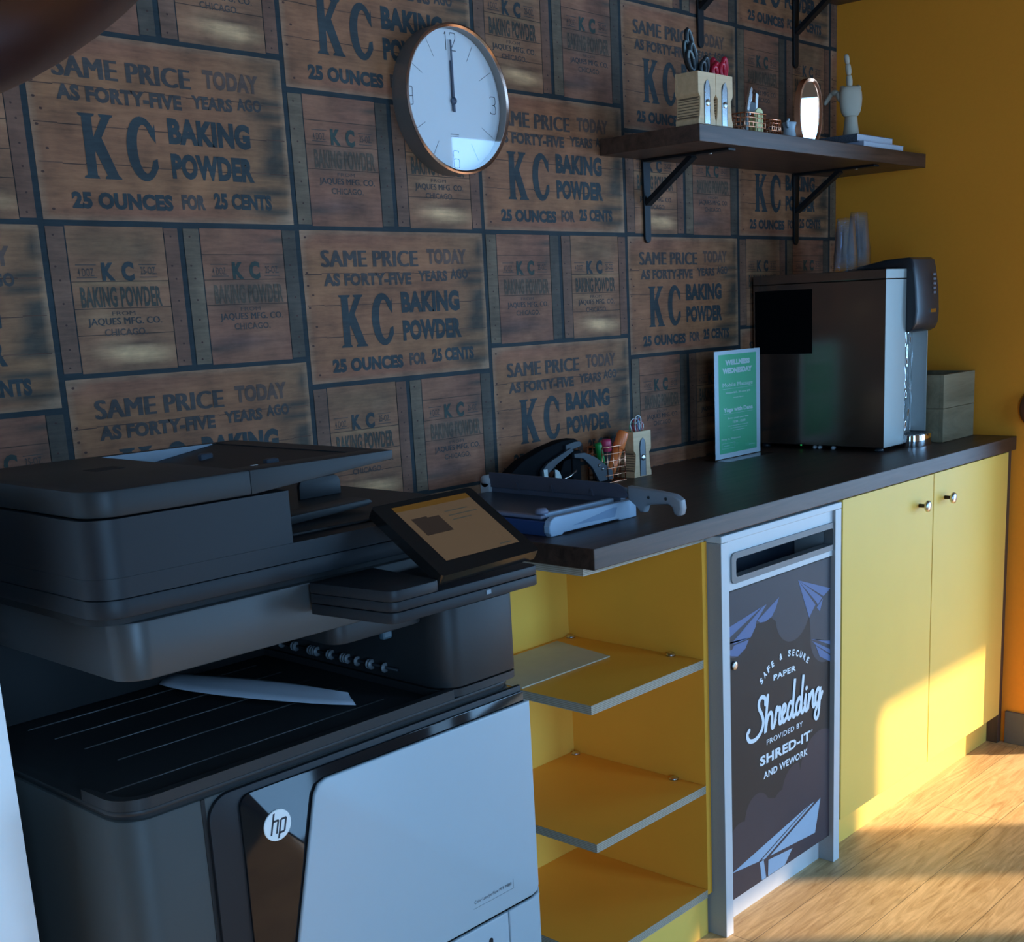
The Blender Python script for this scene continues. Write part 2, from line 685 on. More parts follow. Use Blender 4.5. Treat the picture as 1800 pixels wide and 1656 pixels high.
def big_col(u, v):
    c = mixc(WOODC, (0.36, 0.205, 0.112), .5 + .5 * math.sin(7 * v + 3 * u))
    c = mixc(c, (0.33, 0.165, 0.115), blob(u, v, .25, .05, .4, .1) * .8 + blob(u, v, .4, .95, .4, .08) * .9)
    c = mixc(c, (0.21, 0.165, 0.105), max(0, (u - .70) / .30) * .65)
    s = sum(blob(u, v, *q) for q in SMUDGE)
    c = mixc(c, (0.055, 0.065, 0.062), min(.9, s * 1.35))
    c = mixc(c, (0.14, 0.095, 0.07), .45 * (math.exp(-(min(v, 1 - v) / .035) ** 2) + math.exp(-(u / .03) ** 2)))
    c = mixc(c, (0.40, 0.34, 0.27), blob(u, v, .99, .99, .05, .05) + .5 * blob(u, v, .02, .02, .04, .04))
    e = min(u, 1 - u) * 1.67
    e = min(e, v, 1 - v)
    if e < .004:
        c = mixc(c, (0.44, 0.33, 0.24), .55)
    return c

def big(x0, z1):
    """big crate end; x0 left, z1 top"""
    w, h = WW, WHB
    z0 = z1 - h
    g = .0055
    X = lambda u: x0 + u * w
    Z = lambda v: z1 - v * h
    grid(x0 + g, x0 + w - g, z0 + g * .8, z1 - g * .8, 34, 26, 2, big_col)
    for v, uL in ((.285, .02), (.487, .02), (.686, .02)):
        seg = 12
        for k in range(seg):
            a = uL + (.98 - uL) * k / seg
            b = uL + (.98 - uL) * (k + 1) / seg
            dv = .004 * math.sin(k * 1.7 + v * 9)
            wq(X(a), X(b), Z(v + dv + .0055), Z(v + dv), 3, (0.10, 0.062, 0.045) if (k * 7 + int(v * 30)) % 5 else (0.17, 0.10, 0.07))
    for (u, v) in ((.035, .06), (.03, .36), (.05, .42), (.03, .50), (.055, .62), (.03, .74), (.05, .93), (.03, .28)):
        poly = [(X(u) + .0032 * math.cos(k), -0.00075, Z(v) + .0022 * math.sin(k)) for k in (0, 1.05, 2.1, 3.14, 4.2, 5.24)]
        paint([wp.quad(poly)], (0.09, 0.05, 0.04))
    fn = lambda u, v: (X(u), -0.00100, Z(v))
    def t(s, u0, u1, vt, vb, bold, space=1.0, col=INK):
        def f2(a, b):
            return fn(a, b)
        fs = put_text(wp, s, lambda a, b: fn(a, vb - (b - 0) * 1.0), u0, u1, 0, vb - vt, bold, space)
        paint(fs, col)
        return fs
    fade = mixc(INK, WOODC, .12)
    for s, u0, u1, vt, vb, bold, col in (
            ('SAME PRICE', .105, .60, .138, .245, .055, fade), ('TODAY', .655, .885, .124, .230, .055, mixc(INK, WOODC, .3)),
            ('AS FORTY-FIVE', .107, .56, .283, .366, .055, fade), ('YEARS', .60, .765, .273, .347, .05, fade), ('AGO', .785, .889, .262, .333, .045, mixc(INK, WOODC, .1)),
            ('BAKING', .495, .828, .41, .555, .06, INK), ('POWDER', .495, .831, .603, .745, .06, INK),
            ('25 OUNCES', .116, .485, .835, .925, .06, INK), ('FOR', .52, .615, .828, .915, .06, mixc(INK, WOODC, .15)), ('25 CENTS', .65, .897, .812, .905, .058, INK)):
        t(s, u0, u1, vt, vb, bold, 1.05, col)
    # K and C
    ku0, kw, kt, kb = .172, .122, .424, .764
    for q_, pl in enumerate(K_POLY):
        paint([wp.flat([(ku0 + p[0] * kw, kb - p[1] * (kb - kt)) for p in pl], lambda a, b: (X(a), -0.0010 - .00004 * q_, Z(b)))], INK)
    o_, i_, hd, tlc = c_poly()
    cu0, cw, ct, cb = .333, .112, .417, .766
    P = lambda p: (X(cu0 + p[0] * cw), -0.0010, Z(cb - p[1] * (cb - ct)))
    for k in range(len(o_) - 1):
        paint([wp.quad([P(o_[k]), P(o_[k + 1]), P(i_[k + 1]), P(i_[k])])], INK)
    P = lambda p: (X(cu0 + p[0] * cw), -0.00104, Z(cb - p[1] * (cb - ct)))
    paint([wp.quad([P(p) for p in (o_[0], i_[0], (.84, .70), (.99, .60), (1.0, .90))])], INK)
    paint([wp.quad([P(p) for p in (o_[-1], i_[-1], (.84, .33), (.99, .36), (1.0, .22))])], INK)

def smallA(u, v):   # with the pale yellow stains
    c = mixc((0.27, 0.165, 0.105), (0.34, 0.20, 0.13), .5 + .5 * math.sin(5 * u + 8 * v))
    c = mixc(c, (0.20, 0.155, 0.095), blob(u, v, .35, .12, .6, .12) * .6)
    c = mixc(c, (0.42, 0.33, 0.20), blob(u, v, .5, .395, .6, .016) * .9)
    c = mixc(c, (0.40, 0.30, 0.19), blob(u, v, .35, .62, .3, .06) * .5)
    c = mixc(c, (0.74, 0.58, 0.37), blob(u, v, .52, .86, .30, .05) + .75 * blob(u, v, .7, .90, .25, .04) + .4 * blob(u, v, .4, .80, .18, .03))
    c = mixc(c, (0.15, 0.095, 0.07), blob(u, v, .62, .805, .40, .016) * .9)
    c = mixc(c, (0.35, 0.26, 0.18), blob(u, v, .75, .17, .12, .06) * .5)
    c = mixc(c, (0.15, 0.12, 0.085), blob(u, v, .4, .99, .6, .03) * .6)
    return c

def smallB(u, v):
    c = mixc((0.27, 0.15, 0.11), (0.31, 0.175, 0.12), .5 + .5 * math.sin(6 * u + 5 * v))
    c = mixc(c, (0.155, 0.145, 0.12), blob(u, v, .5, .48, .6, .10) * .75)
    c = mixc(c, (0.06, 0.07, 0.068), blob(u, v, .97, .07, .18, .015) + blob(u, v, .1, .88, .25, .03) * .8 + .6 * blob(u, v, .95, .25, .10, .1))
    c = mixc(c, (0.17, 0.115, 0.11), blob(u, v, .4, .84, .4, .06) * .8)
    return c

def small(x0, z1, kind):
    """one small crate (half a column wide)"""
    w, h = WW / 2, WHS
    X = lambda u: x0 + u * w
    Z = lambda v: z1 - v * h
    g = .005
    A = kind == 'A'
    fcol = smallA if A else smallB
    sl = .135
    u0, u1 = sl + .02, (.865 if A else .855)
    grid(X(u0), X(u1), Z(.985), Z(.02), 16, 26, 2, fcol)
    for v in ((.378, .557, .731) if A else (.20, .378, .557)):
        wq(X(u0), X(u1), Z(v + .006), Z(v), 3, (0.085, 0.06, 0.045))
    # side slats
    lc = (0.185, 0.125, 0.098) if A else (0.165, 0.15, 0.118)
    rc = (0.185, 0.115, 0.088) if A else (0.085, 0.088, 0.082)
    def slat(a, b, c):
        grid(X(a), X(b), Z(.975), Z(.025), 3, 14, 4, lambda u, v: mixc(c, (c[0] * 1.5, c[1] * 1.5, c[2] * 1.5), blob(u, v, .9, .5, .3, .35) * .5 + blob(u, v, .2, .97, .5, .05) * .6))
    slat(.022, sl + .01, lc)
    slat(u1 + .005, .978, rc)
    for uu in (.07, .92):
        for v in (.08, .28, .37, .52, .66, .82, .94):
            poly = [(X(uu + .012 * math.sin(v * 40)) + .0022 * math.cos(k), -0.0012, Z(v) + .0018 * math.sin(k)) for k in (0, 1.05, 2.1, 3.14, 4.2, 5.24)]
            paint([wp.quad(poly)], (0.075, 0.045, 0.04))
    fn = lambda u, v: (X(u), -0.0010, Z(v))
    du = 0.0 if A else .02
    ink = INK if A else (0.045, 0.085, 0.09)
    fad = mixc(INK, (0.27, 0.17, 0.11), .25)
    def t(s, a, b, vt, vb, bold, col):
        paint(put_text(wp, s, lambda p, q: fn(p, vb - q), a + du, b + du, 0, vb - vt, bold, 1.05), col)
    t('K', .375, .47, .256, .376, .06, ink)
    t('C', .52, .612, .25, .38, .06, ink)
    t('4 DOZ.', .205, .325, .293, .345, .01, fad)
    t('25-OZ.', .66, .78, .285, .338, .02, fad)
    for (a, b) in ((.195, .34), (.65, .785)):
        for v in (.268, .352):
            wq(X(a + du), X(b + du), Z(v + .006), Z(v), 4, fad)
    t('BAKING POWDER', .205, .80, .415, .553, .035, mixc((0.05, 0.075, 0.075), (0.27, 0.17, 0.11), .10 if A else .28))
    t('FROM', .415, .585, .580, .607, .02, fad)
    t('JAQUES MFG. CO.', .235, .78, .622, .682, .045, mixc(INK, (0.27, 0.17, 0.11), .12))
    t('CHICAGO.', .345, .66, .695, .742, .026, fad)

# base sheet (the dark joints between the crates)
f = wp.quad([(-2.6, 0, 0), (XR + .12, 0, 0), (XR + .12, 0, CEIL), (-2.6, 0, CEIL)])
paint([f], GAP)
f = wp.quad([(-2.6, 0.1, 0), (-2.6, 0.1, CEIL), (XR + .12, 0.1, CEIL), (XR + .12, 0.1, 0)])
paint([f], GAP)
XCUT = XR - .001
P_ = WHB + WHS
for k in range(-1, 6):
    xl = WX0 + k * WW
    odd = (k % 2 == 0)            # columns whose big crate stands on line A
    zb = WA if odd else WA - WHB   # bottom of one big crate
    for r in range(-2, 3):
        b0 = zb + r * P_
        if b0 + P_ < 0.85 or b0 > 2.45:
            continue
        big(xl, b0 + WHB)
        flip = (k + r + (0 if odd else 1)) % 2
        order = {(0, -1): 'AB', (0, 0): 'BA', (1, 0): 'BA', (1, -1): 'AB', (2, -1): 'BA', (2, 0): 'AB', (3, 0): 'AB', (3, -1): 'BA', (4, -1): 'AB', (4, 0): 'BA'}.get((k, r), 'AB' if flip else 'BA')
        small(xl, b0 + P_, order[0])
        small(xl + WW / 2, b0 + P_, order[1])
# trim the pattern at the corner
g = list(wp.bm.verts) + list(wp.bm.edges) + list(wp.bm.faces)
bmesh.ops.bisect_plane(wp.bm, geom=g, plane_co=(XR, 0, 0), plane_no=(1, 0, 0), clear_outer=True)
structure(wp.build('wall_back', m_paper))

# ================================================================ COUNTER
m_walnut = wood('dark_stained_wood', (0.020, 0.0115, 0.008), (0.075, 0.042, 0.029), axis=0, scale=9, rough=0.42, bump=0.15)
m_walnut_side = wood('dark_stained_wood_upright', (0.045, 0.026, 0.018), (0.10, 0.058, 0.036), axis=2, scale=9, rough=0.5)
m_lam = plain('yellow_laminate', (0.92, 0.60, 0.12), rough=0.45, var=0.03, nscale=9, spec=0.35)
m_lam2 = plain('yellow_laminate_shelf', (0.95, 0.43, 0.045), rough=0.4, var=0.04, nscale=9, spec=0.35)
def ply_mat():
    mt, t, b = nt('plywood_edge')
    tc = t.nodes.new('ShaderNodeTexCoord')
    sep = t.nodes.new('ShaderNodeSeparateXYZ')
    t.links.new(tc.outputs['Object'], sep.inputs[0])
    w = t.nodes.new('ShaderNodeMath')
    w.operation = 'MULTIPLY'
    w.inputs[1].default_value = 1800
    t.links.new(sep.outputs['Z'], w.inputs[0])
    s = t.nodes.new('ShaderNodeMath')
    s.operation = 'SINE'
    t.links.new(w.outputs[0], s.inputs[0])
    n = t.nodes.new('ShaderNodeTexNoise')
    n.inputs['Scale'].default_value = 60
    t.links.new(tc.outputs['Object'], n.inputs['Vector'])
    ad = t.nodes.new('ShaderNodeMath')
    ad.operation = 'ADD'
    t.links.new(s.outputs[0], ad.inputs[0])
    t.links.new(n.outputs['Fac'], ad.inputs[1])
    cr = t.nodes.new('ShaderNodeValToRGB')
    cr.color_ramp.elements[0].position = 0.0
    cr.color_ramp.elements[0].color = (0.30, 0.24, 0.17, 1)
    cr.color_ramp.elements[1].position = 0.9
    cr.color_ramp.elements[1].color = (0.48, 0.41, 0.31, 1)
    t.links.new(ad.outputs[0], cr.inputs['Fac'])
    t.links.new(cr.outputs['Color'], b.inputs['Base Color'])
    setin(b, 'Roughness', 0.7)
    return mt
m_ply = ply_mat()
m_nickel = plain('brushed_nickel', (0.62, 0.60, 0.56), rough=0.28, metal=1.0)
m_darkmetal = plain('dark_bronze_metal', (0.06, 0.05, 0.04), rough=0.4, metal=0.8)

XL = -0.7701
mb = MB()
mb.box(XL, XR - 0.0005, -D, -0.001, HT - 0.0393, HT, bev=0.0018)
tag(mb.build('worktop', m_walnut), 'long dark-stained wooden worktop running along the crate wallpaper wall', 'worktop')

# end panel at the right wall
mb = MB()
mb.box(1.1085, 1.134, -0.577, -0.002, 0.0, HT - 0.0395, bev=0.001)
tag(mb.build('end_panel', m_walnut_side), 'dark brown upright end panel between yellow cabinet and ochre wall', 'panel')

# two-door yellow cabinet
cab = thing('base_cabinet', 'yellow two-door base cabinet with round metal knobs under the worktop', 'cabinet', (0.62, -0.3, 0))
mb = MB()
mb.box(0.141, 1.1075, -0.561, -0.003, 0.093, 0.889)
mb.build('carcass', m_lam, cab)
for i, (a, b) in enumerate(((0.1394, 0.6165), (0.6205, 1.1065))):
    mb = MB()
    mb.box(a, b, -0.58, -0.562, 0.0931, 0.8885, bev=0.0012)
    dr = mb.build('door', m_lam, cab)
    kx = 0.536 if i == 0 else 0.687
    mb = MB()
    mb.lathe([(0.0050, 0.0), (0.0045, -0.018), (0.0, -0.018)], kx, -0.5798, 0.817, axis='y', n=24)
    mb.mi = 1
    mb.lathe([(0.0, -0.0165), (0.0105, -0.0180), (0.0142, -0.021), (0.0148, -0.024), (0.0135, -0.0275), (0.008, -0.0295), (0.0, -0.030)], kx, -0.5798, 0.817, axis='y', n=28)
    part_label(mb.build('knob', [m_darkmetal, m_nickel], dr), 'round brushed nickel knob')
mb = MB()
mb.box(0.130, 1.1075, -0.5428, -0.525, 0.0, 0.0925)
mb.build('toe_kick', m_lam, cab)

# open shelf unit
su = thing('open_shelf_unit', 'yellow open corner shelves with plywood edges beside the copier', 'shelf unit', (-0.57, -0.36, 0))
SXR, SXL, SYF, SYB = -0.3885, -0.75, -0.552, -0.183
def faced_board(x0, x1, y0, y1, z0, z1):
    b = MB()
    b.box(x0, x1, y0, y1, z0, z1)
    for f in b.bm.faces:
        f.normal_update()
        f.material_index = 0 if abs(f.normal.z) > .5 else 1
    return b
mb = MB()
mb.box(SXR, -0.3715, SYF, SYB + 0.003, 0.100, 0.8755)
mb.build('side_panel', m_lam2, su)
mb = MB()
mb.box(SXL - 0.05, SXR, SYB, SYB + 0.018, 0.0, 0.8725)
mb.build('back_panel', plain('yellow_laminate_back', (0.98, 0.56, 0.085), rough=0.45, var=0.03, nscale=9, spec=0.35), su)
for z in (0.629, 0.352, 0.112):
    b = faced_board(SXL, SXR - 0.0005, SYF, SYB - 0.0005, z - 0.018, z)
    s_ = b.build('shelf', [m_lam2, m_ply], su)
    if z > .2:
        for (px, py) in ((-0.402, -0.20), (-0.398, -0.475)):
            mb = MB()
            mb.lathe([(0.010, 0), (0.010, 0.003), (0.006, 0.006), (0, 0.0065)], px, py, z, n=16)
            part_label(mb.build('shelf_clip', m_nickel, s_), 'small nickel shelf clip')
mb = MB()
mb.box(SXL, -0.3755, -0.5415, -0.5235, 0.0, 0.0935)
mb.build('toe_kick', m_lam, su)
b = faced_board(SXL - 0.005, SXR + 0.012, SYF + 0.002, SYB, 0.8755, 0.8927)
b.build('top_board', m_ply, su)

m_sheet = plain('cream_paper', (0.62, 0.55, 0.40), rough=0.6)
mb = MB()
zc = 0.6295
mb.prism([(-0.478, -0.375), (-0.448, -0.200), (-0.735, -0.200), (-0.745, -0.372)], 'z', zc, zc + 0.0025)
tag(mb.build('cream_card', m_sheet), 'cream card lying flat on the top yellow shelf beside the copier', 'card')

# ---------------------------------------------------------------- shredding bin console
BX0, BX1, BY = -0.3693, 0.1214, -0.5862
m_con = plain('pale_grey_laminate', (0.60, 0.64, 0.66), rough=0.4, var=0.02)
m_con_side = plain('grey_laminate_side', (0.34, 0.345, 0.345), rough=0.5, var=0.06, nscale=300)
m_slot = plain('slot_trim_grey', (0.16, 0.17, 0.175), rough=0.4)
m_black = plain('black_void', (0.003, 0.0035, 0.004), rough=0.95, spec=0.05)
m_poster = tinted('poster_print', rough=0.5, lo=0.97, hi=1.03, spec=0.25, grain=False)

bn = thing('shredding_bin', 'pale grey shredding console with a dark paper-plane poster and a slot', 'shredding bin', (-0.124, -0.35, 0))
for (a, b) in ((BX0, BX0 + 0.0275), (BX1 - 0.0275, BX1)):
    mb = MB()
    mb.box(a, b, BY, -0.05, 0.0, 0.872, bev=0.001)
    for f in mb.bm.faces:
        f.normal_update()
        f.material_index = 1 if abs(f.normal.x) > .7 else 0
    mb.build('side_panel', [m_con, m_con_side], bn)
mb = MB()
mb.box(BX0, BX1, BY - 0.001, -0.05, 0.8725, 0.8875, bev=0.002)
mb.build('top_board', m_con, bn)
# front rail with the slot opening
rx0, rx1 = BX0 + 0.0278, BX1 - 0.0278
sx0, sx1, sz0, sz1 = BX0 + 0.050, BX0 + 0.471, 0.785, 0.838
ry = BY + 0.008
mb = MB()
mb.box(rx0, rx1, ry, ry + 0.016, sz1, 0.872)
mb.box(rx0, rx1, ry, ry + 0.016, 0.7655, sz0)
mb.box(rx0, sx0, ry, ry + 0.016, sz0, sz1)
mb.box(sx1, rx1, ry, ry + 0.016, sz0, sz1)
mb.build('front_rail', m_con, bn)
mb = MB()
o_ = rrect(sx0 - 0.006, sx1 + 0.006, sz0 - 0.006, sz1 + 0.006, 0.012)
i_ = rrect(sx0 + 0.010, sx1 - 0.010, sz0 + 0.007, sz1 - 0.007, 0.006)
n_ = len(o_)
def ring_frame(mb, o_, i_, ya, yb):
    n_ = len(o_)
    def q(a, b, c, d):
        mb.quad([a, b, c, d])
    for k in range(n_):
        j = (k + 1) % n_
        O, O2, I, I2 = o_[k], o_[j], i_[k], i_[j]
        q((O[0], ya, O[1]), (O2[0], ya, O2[1]), (I2[0], ya, I2[1]), (I[0], ya, I[1]))
        q((O[0], ya, O[1]), (O[0], yb, O[1]), (O2[0], yb, O2[1]), (O2[0], ya, O2[1]))
        q((I2[0], ya, I2[1]), (I2[0], yb, I2[1]), (I[0], yb, I[1]), (I[0], ya, I[1]))
    bmesh.ops.recalc_face_normals(mb.bm, faces=mb.bm.faces)
ring_frame(mb, o_, i_, ry - 0.004, ry + 0.02)
part_label(mb.build('slot_frame', m_slot, bn), 'grey rounded frame around the paper slot')
m_chute = plain('dark_blue_chute', (0.02, 0.028, 0.042), rough=0.3)
mb = MB()
mb.box(sx0, sx1, ry + 0.10, ry + 0.104, sz0 - 0.05, sz1 + 0.02)
mb.quad([(sx0, ry + 0.018, sz0), (sx1, ry + 0.018, sz0), (sx1, ry + 0.10, sz0 - 0.05), (sx0, ry + 0.10, sz0 - 0.05)])
mb.quad([(sx0, ry + 0.018, sz1), (sx0, ry + 0.10, sz1 + 0.02), (sx1, ry + 0.10, sz1 + 0.02), (sx1, ry + 0.018, sz1)])
mb.build('chute', m_chute, bn)
mb = MB()
mb.box(rx0, rx1, BY + 0.040, BY + 0.056, 0.0, 0.0665)
mb.build('kick_board', m_con, bn)

# poster door
py = BY + 0.011
wpk, tl_keep = wp, tl
mb = MB()
mb.box(rx0 + 0.001, rx1 - 0.001, py, py + 0.016, 0.0685, 0.7635, bev=0.001)
PT = mb.bm.loops.layers.float_color.new('tint')
def ppaint(fs, c):
    for f in fs:
        for l in f.loops:
            l[PT] = (*c, 1)
DKB, SKY, PLN, PUR, LET = (0.026, 0.023, 0.022), (0.062, 0.065, 0.078), (0.13, 0.19, 0.36), (0.056, 0.046, 0.056), (0.86, 0.92, 0.95)
PLT = (0.34, 0.50, 0.66)
ppaint(mb.bm.faces, DKB)
LAY = [py]
def pfn(lay):
    y = py - 0.0002 * lay
    return lambda u, v: (BX0 + u, y, v)
u0_, u1_ = 0.0305, 0.4605
def ppoly(poly, col, lay):
    poly = [(min(max(u, u0_), u1_), v) for u, v in poly]
    ppaint([mb.flat(poly, pfn(lay))], col)
def arc(cx, cy, r, a0, a1, n=14, sy=1.0):
    return [(cx + r * math.cos(math.radians(a0 + (a1 - a0) * k / n)), cy + sy * r * math.sin(math.radians(a0 + (a1 - a0) * k / n))) for k in range(n + 1)]
# upper sky with scalloped cloud bottoms
top = [(u0_, 0.7615), (u0_, 0.636)] + arc(0.065, 0.667, 0.050, 232, 300, 8) + arc(0.155, 0.715, 0.0435, 205, 318, 10)[3:] + arc(0.295, 0.668, 0.073, 186, 344, 14, .93) + \
    [(0.372, 0.585)] + arc(0.442, 0.588, 0.072, 184, 300, 10) + [(u1_, 0.545), (u1_, 0.7615)]
ppoly(top, SKY, 1)
# cloud bank at the foot
foot = [(u0_, 0.0705)] + [(u0_, 0.215)] + arc(0.075, 0.19, 0.050, 150, 70, 6) + arc(0.143, 0.235, 0.050, 170, 30, 10) + arc(0.245, 0.215, 0.045, 130, 75, 5) + \
    arc(0.305, 0.245, 0.060, 165, 75, 8) + arc(0.415, 0.262, 0.092, 168, 62, 10) + [(u1_, 0.355), (u1_, 0.0705)]
ppoly(foot, PUR, 1)
# paper planes
for poly in ([(u0_, 0.687), (u0_, 0.662), (0.168, 0.706), (0.182, 0.708)], [(u0_, 0.657), (u0_, 0.652), (0.056, 0.655), (0.172, 0.706), (0.185, 0.707), (0.144, 0.678), (0.141, 0.667), (0.122, 0.648), (0.058, 0.648)],
             [(0.148, 0.679), (0.236, 0.713), (0.222, 0.690), (0.205, 0.675), (0.180, 0.670), (0.160, 0.672)], [(u0_, 0.640), (0.050, 0.637), (0.058, 0.645), (0.115, 0.645), (0.100, 0.628), (0.072, 0.618), (0.045, 0.625)]):
    ppoly(poly, PLN, 3)
for poly in ([(0.316, 0.735), (0.463, 0.688), (0.428, 0.676)], [(0.316, 0.735), (0.422, 0.674), (0.402, 0.660), (0.398, 0.667)], [(0.316, 0.735), (0.392, 0.663), (0.364, 0.638)],
             [(0.426, 0.671), (0.412, 0.643), (0.398, 0.655)]):
    ppoly(poly, PLN, 3)
for poly in ([(0.373, 0.584), (u1_, 0.5615), (u1_, 0.552), (0.385, 0.583)], [(0.378, 0.580), (u1_, 0.541), (u1_, 0.530), (0.392, 0.568)], [(0.394, 0.565), (u1_, 0.526), (u1_, 0.511), (0.446, 0.518), (0.412, 0.535)]):
    ppoly(poly, PLN, 3)
for poly in ([(0.039, 0.134), (0.362, 0.181), (0.146, 0.121)], [(0.418, 0.182), (0.393, 0.101), (0.193, 0.117)], [(0.150, 0.117), (0.166, 0.118), (0.176, 0.0706), (0.158, 0.0706)], [(0.186, 0.110), (0.290, 0.100), (0.256, 0.0706), (0.184, 0.0706)], [(0.158, 0.121), (0.372, 0.181), (0.390, 0.181), (0.172, 0.1175)]):
    ppoly(poly, PLT, 3)
# lettering
def ptext(s, a, b, z0, z1, bold, col=LET, skew=0.0):
    ppaint(put_text(mb, s, lambda u, v: pfn(4)(u, v), a, b, z0, z1, bold, 1.08, skew), col)
s = 'SAFE & SECURE'
cxa, cza, Ra = 0.260, 0.428, 0.141
ang0, ang1 = 131, 49
for i, ch in enumerate(s):
    if ch == ' ':
        continue
    a = math.radians(ang0 + (ang1 - ang0) * i / (len(s) - 1))
    gw = 0.0115 if ch not in 'E' else 0.0095
    ca, sa = math.cos(a), math.sin(a)
    def f_(u, v, ca=ca, sa=sa):
        return pfn(4)(cxa + ca * (Ra + v) + sa * u, cza + sa * (Ra + v) - ca * u)
    ppaint(put_text(mb, ch, f_, -gw / 2, gw / 2, 0, 0.0155, 0.045), LET)
ptext('PAPER', 0.211, 0.306, 0.528, 0.5415, 0.035)
ptext('PROVIDED BY', 0.182, 0.336, 0.3865, 0.399, 0.012)
ptext('SHRED-IT', 0.154, 0.371, 0.3435, 0.367, 0.04)
ptext('AND WEWORK', 0.168, 0.358, 0.310, 0.3265, 0.03)
ptext('®', 0.374, 0.380, 0.361, 0.367, 0.0)
# script word: one monoline stroke per letter, slanted
def script(letters):
    W_ = 0.0098
    n_ = [0]
    def rise(u, v):            # each bit of the stroke lies a hair above the last, like overlapping paint
        n_[0] += 1
        return (BX0 + u, py - 0.001 - 7e-7 * n_[0], v)
    for pts in letters:
        ppaint(ribbon(mb, catmull(pts, 7), W_, rise), LET)
S0 = [(0.177, 0.483), (0.176, 0.497), (0.162, 0.503), (0.152, 0.495), (0.152, 0.480), (0.163, 0.462), (0.168, 0.443), (0.158, 0.424), (0.135, 0.413), (0.112, 0.417), (0.104, 0.432), (0.112, 0.441)]
def sh(pts, dx):
    return [(u + dx, v) for u, v in pts]
hh = [(0.187, 0.500), (0.180, 0.455), (0.176, 0.418), (0.184, 0.446), (0.196, 0.458), (0.204, 0.450), (0.203, 0.425), (0.209, 0.421), (0.218, 0.434)]
rr = [(0.214, 0.428), (0.224, 0.462), (0.229, 0.456), (0.237, 0.458), (0.234, 0.430), (0.238, 0.421), (0.248, 0.430)]
e1 = [(0.246, 0.437), (0.258, 0.447), (0.260, 0.457), (0.252, 0.460), (0.246, 0.448), (0.246, 0.430), (0.253, 0.421), (0.266, 0.430)]
dd = [(0.290, 0.452), (0.282, 0.460), (0.272, 0.450), (0.268, 0.433), (0.274, 0.422), (0.284, 0.430), (0.292, 0.455), (0.301, 0.510), (0.293, 0.458), (0.291, 0.428), (0.297, 0.421), (0.306, 0.432)]
ii = [(0.343, 0.440), (0.349, 0.460), (0.346, 0.440), (0.346, 0.425), (0.352, 0.421), (0.359, 0.432)]
nn = [(0.358, 0.424), (0.364, 0.459), (0.363, 0.440), (0.373, 0.458), (0.381, 0.457), (0.379, 0.430), (0.384, 0.421), (0.391, 0.430)]
gg = [(0.411, 0.452), (0.404, 0.460), (0.394, 0.450), (0.391, 0.433), (0.397, 0.422), (0.406, 0.432), (0.413, 0.460), (0.409, 0.420), (0.404, 0.395), (0.396, 0.388), (0.388, 0.397), (0.394, 0.412), (0.412, 0.432), (0.422, 0.446)]
script([S0, hh, rr, e1, dd, sh(dd, 0.037), ii, nn, gg])
ppaint([mb.flat(arc(0.351, 0.4745, 0.0055, 0, 345, 11), pfn(9))], LET)
mb.build('poster_door', m_poster, bn)
mb = MB()
mb.lathe([(0.0095, 0.0), (0.0095, -0.004), (0.0075, -0.0055), (0.0, -0.0055)], BX0 + 0.0565, py, 0.602, axis='y', n=20)
mb.box(BX0 + 0.0555, BX0 + 0.0575, py - 0.0060, py - 0.0050, 0.597, 0.607)
part_label(mb.build('lock', m_nickel, bn), 'small round metal lock')

